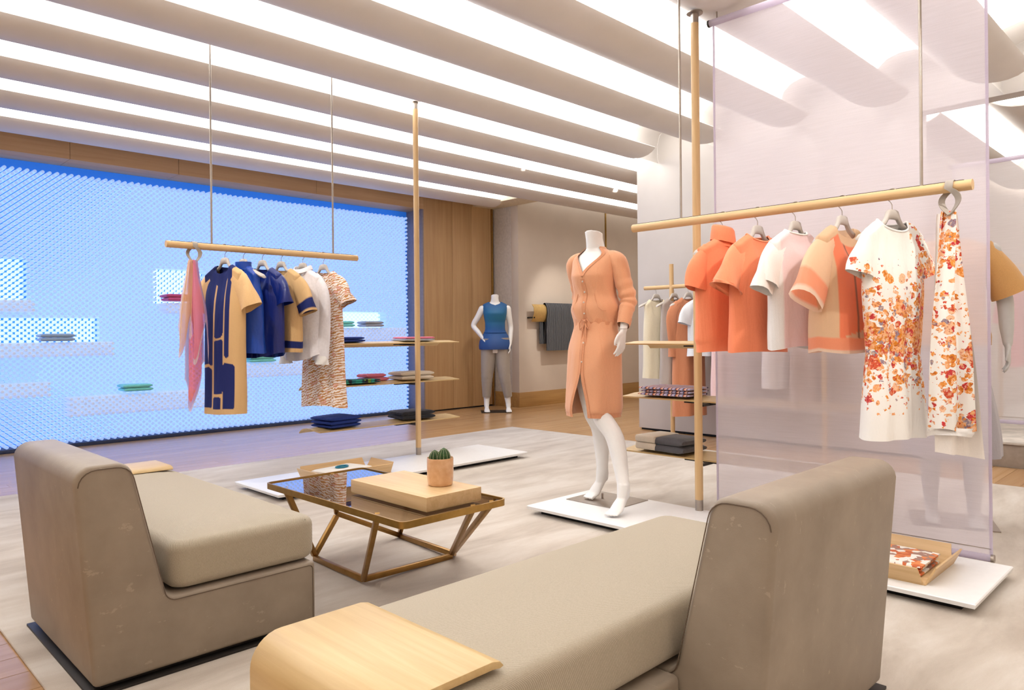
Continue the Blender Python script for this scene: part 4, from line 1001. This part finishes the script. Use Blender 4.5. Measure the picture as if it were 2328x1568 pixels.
def worn_sleeve(name, a_, b_, c_, mat, par, r=(.068, .060, .052, .044, .036), end=1., wr=.0, cap=None):
    P_ = [Vector(a_), (Vector(a_)+Vector(b_))/2, Vector(b_), (Vector(b_)+Vector(c_))/2, Vector(c_)]
    if cap: P_ = [Vector(cap)]+P_; r = (r[0]*.8,)+tuple(r)
    nS = len(P_)-1
    pts = []; rs = []
    M_ = 40
    for i in range(M_+1):
        t = i/M_*nS*end; k = min(nS-1, int(t)); u = t-k
        p0 = P_[max(k-1, 0)]; p1 = P_[k]; p2 = P_[k+1]; p3 = P_[min(k+2, nS)]
        pts.append(.5*((2*p1)+(p2-p0)*u+(2*p0-5*p1+4*p2-p3)*u*u+(3*p1-p0-3*p2+p3)*u**3)); rr_ = r[k]+(r[k+1]-r[k])*u
        rs.append(rr_+wr*math.sin(i*1.55)*math.exp(-((i/M_-.58)/.16)**2))
    g = G(); g.tube(pts, rs, 24, False); return mk(name, g, mat, par, True, 180)
up_ = Vector((0, 0, .008))
for a_, b_, c_ in ((shL, elL, wrL), (shR, elR, wrR)):
    worn_sleeve('sleeve', a_+Vector((.004*(1 if a_.x > 0 else -1), 0, -.004)), b_, c_+Vector((0, 0, .03)), KN, d1, (.054, .051, .048, .043, .036), wr=.006, cap=a_+Vector((-.06*(1 if a_.x > 0 else -1), 0, .028)))
    worn_sleeve('cuff', b_+(c_-b_)*.62, b_+(c_-b_)*.78, c_+Vector((0, 0, .028)), KN2, d1, (.040, .039, .038, .037, .036))
SXT[0] = 1.
# ---- mannequin 2 (blue tunic, far by the veneer doors)
B2 = Vector((6.86, 7.22, 0)); rz2 = math.radians(-40)
m2 = tag(empty('mannequin', B2, rz2), 'headless mannequin in blue tunic standing by the veneer doors', 'mannequin', 'headless mannequins')
g = G(); torso(g, -.006)
aL2, aR2 = Vector((.165, -.06, .10)), Vector((-.125, -.02, .10))
limb(g, [(-.085, 0, .90), (-.10, -.01, .70), (-.115, -.02, .50), (-.12, .0, .30), aR2], [.09, .08, .056, .052, .034]); limb(g, [(.085, 0, .90), (.10, -.03, .70), (.115, -.06, .50), (.145, -.05, .30), aL2], [.09, .08, .056, .052, .034])
for a_, s in ((aR2, 1), (aL2, -1)): tip_foot(g, a_, a_+Vector((0, .03, -.06)), a_+Vector((0, -.10, -.078)), a_+Vector((0, -.15, -.084)), s)
sL2, eL2, wL2 = Vector((.172, .008, 1.39)), Vector((.215, .03, 1.14)), Vector((.20, -.05, .92)); sR2, eR2, wR2 = Vector((-.172, .008, 1.39)), Vector((-.29, .06, 1.17)), Vector((-.175, -.05, 1.00))
for a_, b_, c_, sg in ((sL2, eL2, wL2, 1), (sR2, eR2, wR2, -1)):
    limb(g, [a_, (a_+b_)/2, b_, (b_+c_)/2, c_], [.048, .041, .035, .032, .023]); hand(g, c_, (c_-b_) if sg > 0 else Vector((.08, -.02, -.2)), (0, -1, 0), (sg, 0, 0))
remesh(g, .0075, 'body', M_MANN, m2, 3)
mk('base_plate', G().box(-.2, .2, -.16, .16, 0, .006), M_DARK, m2)
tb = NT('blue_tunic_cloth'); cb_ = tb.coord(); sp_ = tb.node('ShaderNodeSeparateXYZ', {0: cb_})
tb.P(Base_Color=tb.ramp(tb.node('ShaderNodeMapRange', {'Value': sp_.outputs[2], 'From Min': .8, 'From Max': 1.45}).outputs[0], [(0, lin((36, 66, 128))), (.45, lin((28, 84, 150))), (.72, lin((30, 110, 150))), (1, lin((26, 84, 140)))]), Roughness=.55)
d2 = tag(empty('tunic', B2, rz2), 'sleeveless blue belted tunic on the far mannequin', 'top')
def tun(z, a, rx, ry, cy):
    t = sstep(1.10, .84, z); rx = max(rx, .135) if z < 1.32 else rx; ry = max(ry, .10) if z < 1.32 else ry
    return rx+.045*t+.004*math.sin(6*a)*t, ry+.045*t+.004*math.sin(6*a)*t, cy
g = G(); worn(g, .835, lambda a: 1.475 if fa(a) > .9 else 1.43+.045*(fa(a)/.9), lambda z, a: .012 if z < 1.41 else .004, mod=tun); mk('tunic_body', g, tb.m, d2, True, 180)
mk('belt', G().tube([(.152*math.cos(a)*1.0, .002+.122*math.sin(a), 1.07) for a in [2*PI*k/40 for k in range(41)]], .005, 8), tb.m, d2)
p2 = tag(empty('trousers', B2, rz2), 'light grey cropped trousers on the far mannequin', 'trousers'); GT = fabric('light_grey_cloth', (160, 150, 140))
for L_ in ([(-.075, 0, .98), (-.10, -.01, .70), (-.115, -.02, .50), (-.12, .0, .33), aR2+Vector((0, 0, .10))], [(.075, 0, .98), (.10, -.03, .70), (.115, -.06, .50), (.145, -.05, .33), aL2+Vector((0, 0, .10))]):
    worn_sleeve('trouser_leg', L_[0], L_[2], L_[4], GT, p2, (.125, .100, .080, .068, .052), 1., .002)
# ---- mannequin 3 (behind the sheer)
B3 = Vector((4.53, 1.16, .012)); rz3 = math.radians(-70)
m3 = tag(empty('mannequin', B3, rz3), 'mannequin in camel tee standing behind the sheer panel', 'mannequin', 'headless mannequins')
g = G(); torso(g, .06)
aL3, aR3 = Vector((.10, -.03, .10)), Vector((-.10, .0, .10))
limb(g, [(-.085, 0, .92), (-.09, -.01, .70), (-.095, -.02, .50), (-.10, .02, .30), aR3], [.09, .08, .056, .052, .034]); limb(g, [(.085, 0, .92), (.095, -.02, .70), (.10, -.04, .50), (.10, -.02, .30), aL3], [.09, .08, .056, .052, .034])
for a_, s in ((aR3, 1), (aL3, -1)): tip_foot(g, a_, a_+Vector((0, .03, -.06)), a_+Vector((0, -.10, -.078)), a_+Vector((0, -.15, -.084)), s)
sL3, eL3, wL3 = Vector((.19, .0, 1.46)), Vector((.255, .02, 1.20)), Vector((.262, -.01, .97)); sR3 = Vector((-.19, .0, 1.46)); eR3 = Vector((-.24, .03, 1.20)); wR3 = Vector((-.23, -.02, .97))
for a_, b_, c_, sg in ((sL3, eL3, wL3, 1), (sR3, eR3, wR3, -1)):
    limb(g, [a_, (a_+b_)/2, b_, (b_+c_)/2, c_], [.050, .044, .040, .036, .024]); hand(g, c_, c_-b_, (0, -1, 0), (sg, 0, 0))
remesh(g, .0065, 'body', plain('mannequin_grey', (196, 196, 194), .5, var=.01), m3, 3)
mk('base_plate', G().box(-.2, .2, -.18, .18, 0, .006), M_STEEL, m3)
d3 = tag(empty('camel_tee', B3, rz3), 'camel tee with wide short sleeves on the mannequin behind the sheer', 'top'); CAM = fabric('camel_cloth', (206, 158, 96))
g = G(); worn(g, .90, lambda a: 1.475, lambda z, a: .022 if z < 1.42 else .006, mod=lambda z, a, rx, ry, cy: (max(rx, .165) if z < 1.36 else rx, max(ry, .12) if z < 1.36 else ry, cy)); o = mk('tee_body', g, CAM, d3, True, 180); o.location = (0, 0, .052)
for a_, b_ in ((sL3, eL3), (sR3, eR3)):
    sg = 1 if a_.x > 0 else -1
    worn_sleeve('sleeve', a_+Vector((-.05*sg, 0, .025)), a_+(b_-a_)*.45+Vector((.012*sg, 0, 0)), a_+(b_-a_)*.88+Vector((.035*sg, 0, 0)), CAM, d3, (.062, .072, .080, .088, .095))
s3 = tag(empty('long_skirt', B3, rz3), 'grey midi skirt on the mannequin behind the sheer', 'skirt')
g = G(); worn(g, .36, lambda a: 1.12, lambda z, a: 0, K=30, mod=lambda z, a, rx, ry, cy: (.138+.10*sstep(1.12, .36, z)+.008*math.sin(8*a)*sstep(1.1, .4, z), .10+.10*sstep(1.12, .36, z)+.008*math.sin(8*a)*sstep(1.1, .4, z), 0)); mk('skirt_body', g, fabric('grey_skirt', (168, 164, 170)), s3, True, 180)
# ================================================================== FOLDED CLOTHES
def folded(name, x, y, z, rz, w_, d_, h, layers, mats, label, group, cat='folded clothes', seed=0, jit=.006):
    e = tag(empty(name, (x, y, z), rz), label, cat, group); rng = np.random.RandomState(seed)
    lt = h/layers
    for i in range(layers):
        ox, oy = rng.uniform(-jit, jit, 2); dw, dd = rng.uniform(-.008, .006, 2)
        g = G(); K = 12; rings = []; hx = w_/2+dw; hy = d_/2+dd; t0 = lt*i; ph = rng.uniform(0, 6)
        # cross section: doubled cloth with rounded fold at front (-y)
        def sec(x):
            top = lt*.97+.0015*math.sin(14*x+ph); pts = []
            fr_ = lt/2
            for q in range(7):
                a = PI/2+PI*q/6; pts.append((-hy+fr_+fr_*math.cos(a)*1.3, fr_+fr_*math.sin(a)*.97))
            sag = .0015*math.cos(9*x+ph)
            pts += [(hy*.3, .0004), (hy*.9, .0006), (hy, lt*.25), (hy*.985, lt*.6), (hy*.9, top-lt*.06+sag), (hy*.3, top+sag)]
            return pts
        for k in range(K+1):
            xx = -hx+2*hx*k/K; sc_ = 1-.5*(abs(xx)/hx)**14
            rings.append([(xx+ox, yy+oy, t0+lt/2+(zz-lt/2)*sc_) for yy, zz in sec(xx)])
        g.loft(rings); mk('fold', g, mats[i % len(mats)], e, True, 60)
    return e
FA = fabric
N1 = FA('navy_knit', (18, 48, 128), sheen=0); N2 = FA('black_knit', (20, 22, 32)); TEAL = FA('mint_cloth', (130, 230, 228)); GRY = FA('grey_knit', (165, 172, 188)); PKF = FA('pink_cloth', (228, 120, 150)); BEI = FA('beige_cloth', (214, 200, 180)); BLK = FA('dusty_blue_cloth', (160, 192, 228)); MAG = FA('magenta_cloth', (214, 92, 150))
def m_scarfprint(name, cols, scale=26):
    t = NT(name); v = t.node('ShaderNodeTexVoronoi', {'Vector': t.mapping(t.coord(), (1, 1, .2)), 'Scale': float(scale)}); s = t.node('ShaderNodeSeparateColor', {0: v.outputs['Color']})
    t.P(Base_Color=t.ramp(s.outputs[0], [(i/len(cols), lin(c)) for i, c in enumerate(cols)], 'CONSTANT'), Roughness=.7); return t.m
GRN = m_scarfprint('green_scarf_print', [(22, 110, 108), (14, 60, 72), (40, 150, 130), (120, 160, 60), (16, 24, 40)])
FLO = m_scarfprint('orange_scarf_print', [(246, 240, 232), (226, 140, 84), (246, 240, 232), (168, 130, 116), (206, 106, 60)], 38)
def m_stripe():
    t = NT('striped_cloth'); wv = t.node('ShaderNodeTexWave', {'Vector': t.mapping(t.coord(), (1, .6, 0), (0, 0, .5)), 'Scale': 7., 'Distortion': .5}, wave_profile='SAW')
    t.P(Base_Color=t.ramp(wv.outputs['Fac'], [(0, lin((192, 178, 206))), (.25, lin((60, 50, 84))), (.36, lin((226, 190, 178))), (.6, lin((206, 120, 70))), (.72, lin((70, 56, 90))), (.85, lin((170, 176, 206)))], 'CONSTANT'), Roughness=.85); return t.m
STR = m_stripe()
gs = 'folded clothes on the shelves by the blue wall'; zl = [.324+.016, .658+.016, .985+.016]
folded('folded_knit', 3.10, 5.09, zl[0], .1, .30, .26, .085, 3, [N1], 'navy folded knit stack on the lowest shelf, left of the post', gs, seed=1)
folded('folded_knit', 3.84, 5.10, zl[0], -.1, .32, .26, .07, 2, [N2], 'black folded knit behind the left post on the lowest shelf', gs, seed=2)
folded('folded_scarf', 3.22, 5.04, zl[1], .0, .42, .18, .032, 2, [GRN], 'green and teal printed folded scarf on the middle shelf', gs, seed=3)
folded('folded_sweater', 3.48, 5.15, zl[1]+.0, .1, .22, .14, .062, 2, [PKF], 'pink folded top behind the green scarf', gs, seed=4)
folded('folded_sweater', 3.83, 5.08, zl[1], -.08, .33, .22, .07, 2, [BEI], 'cream folded sweater on the middle shelf behind the post', gs, seed=5)
folded('folded_sweater', 3.17, 5.08, zl[2], .1, .26, .2, .042, 2, [N1], 'navy folded shirt on the top shelf', gs, seed=6)
folded('folded_sweater', 3.86, 5.08, zl[2], .0, .32, .2, .036, 2, [GRY, PKF], 'grey and pink folded scarf on the top shelf behind the post', gs, seed=7)
gr = 'folded clothes on the shelves behind the right post'
folded('folded_cloth', 3.83, 2.47, .66+.016, PI/2+.05, .34, .22, .055, 3, [STR], 'striped multicolour folded cloth on the right middle shelf', gr, seed=8)
e = folded('folded_trousers', 3.83, 2.49, .335+.008, PI/2-.1, .34, .24, .085, 2, [FA('charcoal_cloth', (82, 80, 84))], 'charcoal and beige folded trousers on the right lowest shelf', gr, seed=9)
for i in range(2):
    o = boxo('beige_half', .03, .185, -.125, .12, .043*i+.002, .043*i+.044, BEI, e, .012, 4)
boxo('teal_lining', .005, .034, -.128, .10, .03, .074, FA('teal_lining', (20, 120, 150)), e, .008, 3)
gt = 'folded clothes on the tube ledges'
for (x, z, w_, m_, nm, lb) in [(1.84, 1.012, .27, BLK, 'folded_towel', 'dusty blue folded cloth on an acrylic tube ledge at the far left'), (2.54, .502, .28, TEAL, 'folded_towel', 'mint folded cloth on the lowest tube ledge, left of the pastel scarf'), (3.86, .747, .30, TEAL, 'folded_towel', 'mint folded cloth on the tube ledge below the navy tops'),
                         (4.94, 1.145, .24, TEAL, 'folded_towel', 'pale mint folded cloth on the highest ledge, beside the patterned dress'), (5.36, 1.145, .28, GRY, 'folded_towel', 'grey folded cloth on the highest ledge near the recess corner'), (2.95, 1.416, .26, MAG, 'folded_towel', 'magenta folded cloth on the ledge behind the pastel scarf')]:
    folded(nm, x, YW+.10, z+.012, 0, w_, .2, .072, 2, [m_], lb, gt, seed=int(x*10))
# ================================================================== TRAYS
def tray(x0, x1, y0, y1, label, ax):
    e = tag(empty('wooden_tray', ((x0+x1)/2, (y0+y1)/2, PZ)), label, 'tray', 'bent oak trays')
    hx, hy = (x1-x0)/2, (y1-y0)/2; hh = .07; fl_ = .035; t = .006
    mk('base', G().box(-hx+.03, hx-.03, -hy+.03, hy-.03, .0, t), M_OAK[ax], e, True, 40, .002)
    for s in (-1, 1):
        b = hx-.03; mk('side', G().loft([[(s*(b), q*(hy-.04), 0), (s*(b+fl_), q*(hy-.05), hh), (s*(b+fl_-t), q*(hy-.05), hh+.002), (s*(b-t), q*(hy-.04), t)] for q in (-1, 1)]), M_OAK[1], e, True, 30)
        b = hy-.03; mk('side', G().loft([[(q*(hx-.04), s*b, 0), (q*(hx-.05), s*(b+fl_), hh), (q*(hx-.05), s*(b+fl_-t), hh+.002), (q*(hx-.04), s*(b-t), t)] for q in (-1, 1)]), M_OAK[0], e, True, 30)
tray(3.12, 3.575, .87, 1.56, 'bent oak tray with a floral scarf at the right end of the white platform', 1)
tray(2.545, 3.155, 4.36, 4.74, 'bent oak tray on the left platform behind the coffee table', 0)
folded('folded_scarf', 3.35, 1.22, PZ+.008, PI/2, .56, .24, .045, 3, [FLO], 'folded orange floral scarf lying in the right tray', 'scarves in the oak trays', 'scarf', 20)
folded('folded_scarf', 2.82, 4.56, PZ+.008, .2, .36, .24, .05, 2, [FA('ivory_cloth', (240, 236, 228))], 'ivory folded scarf lying in the left tray', 'scarves in the oak trays', 'scarf', 21)
mk('scarf_ring', G().tube([(.05*math.cos(a), .03*math.sin(a), .055) for a in [2*PI*k/20 for k in range(21)]], .006, 8), FA('teal_lining', (20, 120, 150)), [o for o in COL.objects if o.name.startswith('folded_scarf')][-1])
# ================================================================== WALL BRACKET WITH KNIT
wbk = tag(empty('curved_bracket', (7.98, 7.36, 1.30)), 'gold curved wall bracket holding the charcoal knit throw', 'bracket')
pf = [(-.115, .17), (-.15, .12), (-.155, .05), (-.13, -.03), (-.10, -.08)]
g = G(); g.loft([[(x, y, z) for y, z in pf]+[(x, y+.008, z) for y, z in pf[::-1]] for x in (-.36, .62)]); mk('plate', g, M_GOLDP, wbk, True, 40)
mk('peg', G().tube([(-.34, 0, -.02), (-.34, -.14, -.02)], .012, 10), M_DARK, wbk); mk('peg', G().tube([(.5, 0, -.02), (.5, -.14, -.02)], .012, 10), M_DARK, wbk)
tk = NT('cable_knit'); ck = tk.coord(); wv = tk.node('ShaderNodeTexWave', {'Vector': ck, 'Scale': 9., 'Distortion': 2., 'Detail': 2.}, bands_direction='X'); nn = tk.noise(ck, 120, 2)
tk.P(Base_Color=tk.ramp(wv.outputs['Fac'], [(.2, lin((58, 60, 66))), (.8, lin((84, 86, 92)))]), Roughness=.95, Sheen_Weight=.2); tk.bump(tk.math('ADD', wv.outputs['Fac'], tk.math('MULTIPLY', nn, .5)), .8, .01)
th_ = tag(empty('knit_throw', (7.98, 7.36, 1.30)), 'charcoal cable knit throw draped over the gold wall bracket', 'throw')
of = [(-.090, -.50), (-.095, -.3), (-.10, .10), (-.108, .185), (-.125, .195), (-.14, .18), (-.172, .12), (-.178, .05), (-.165, -.05), (-.16, -.2), (-.158, -.5)]
def throw(x0, x1, cutb, cutf):
    p = [(y, max(z, cutb)) for y, z in of[:2]]+of[2:9]+[(y, max(z, cutf)) for y, z in of[9:]]
    gg = G(); rr_ = []
    for i in range(13):
        x = x0+(x1-x0)*i/12; rr_.append([(x, y+.004*math.sin(x*40), z) for y, z in p]+[(x, y+.012+.004*math.sin(x*40), z) for y, z in p[::-1]])
    gg.loft(rr_); return gg
mk('throw_cloth', throw(-.10, .62, -.38, -.50), tk.m, th_, True, 60)
mk('throw_lining', G().loft([[(x, y, z) for y, z in [(-.085, .0), (-.085, -.40), (-.06, -.40), (-.06, 0)]] for x in (-.16, .5)]), tk.m, th_, True, 60)
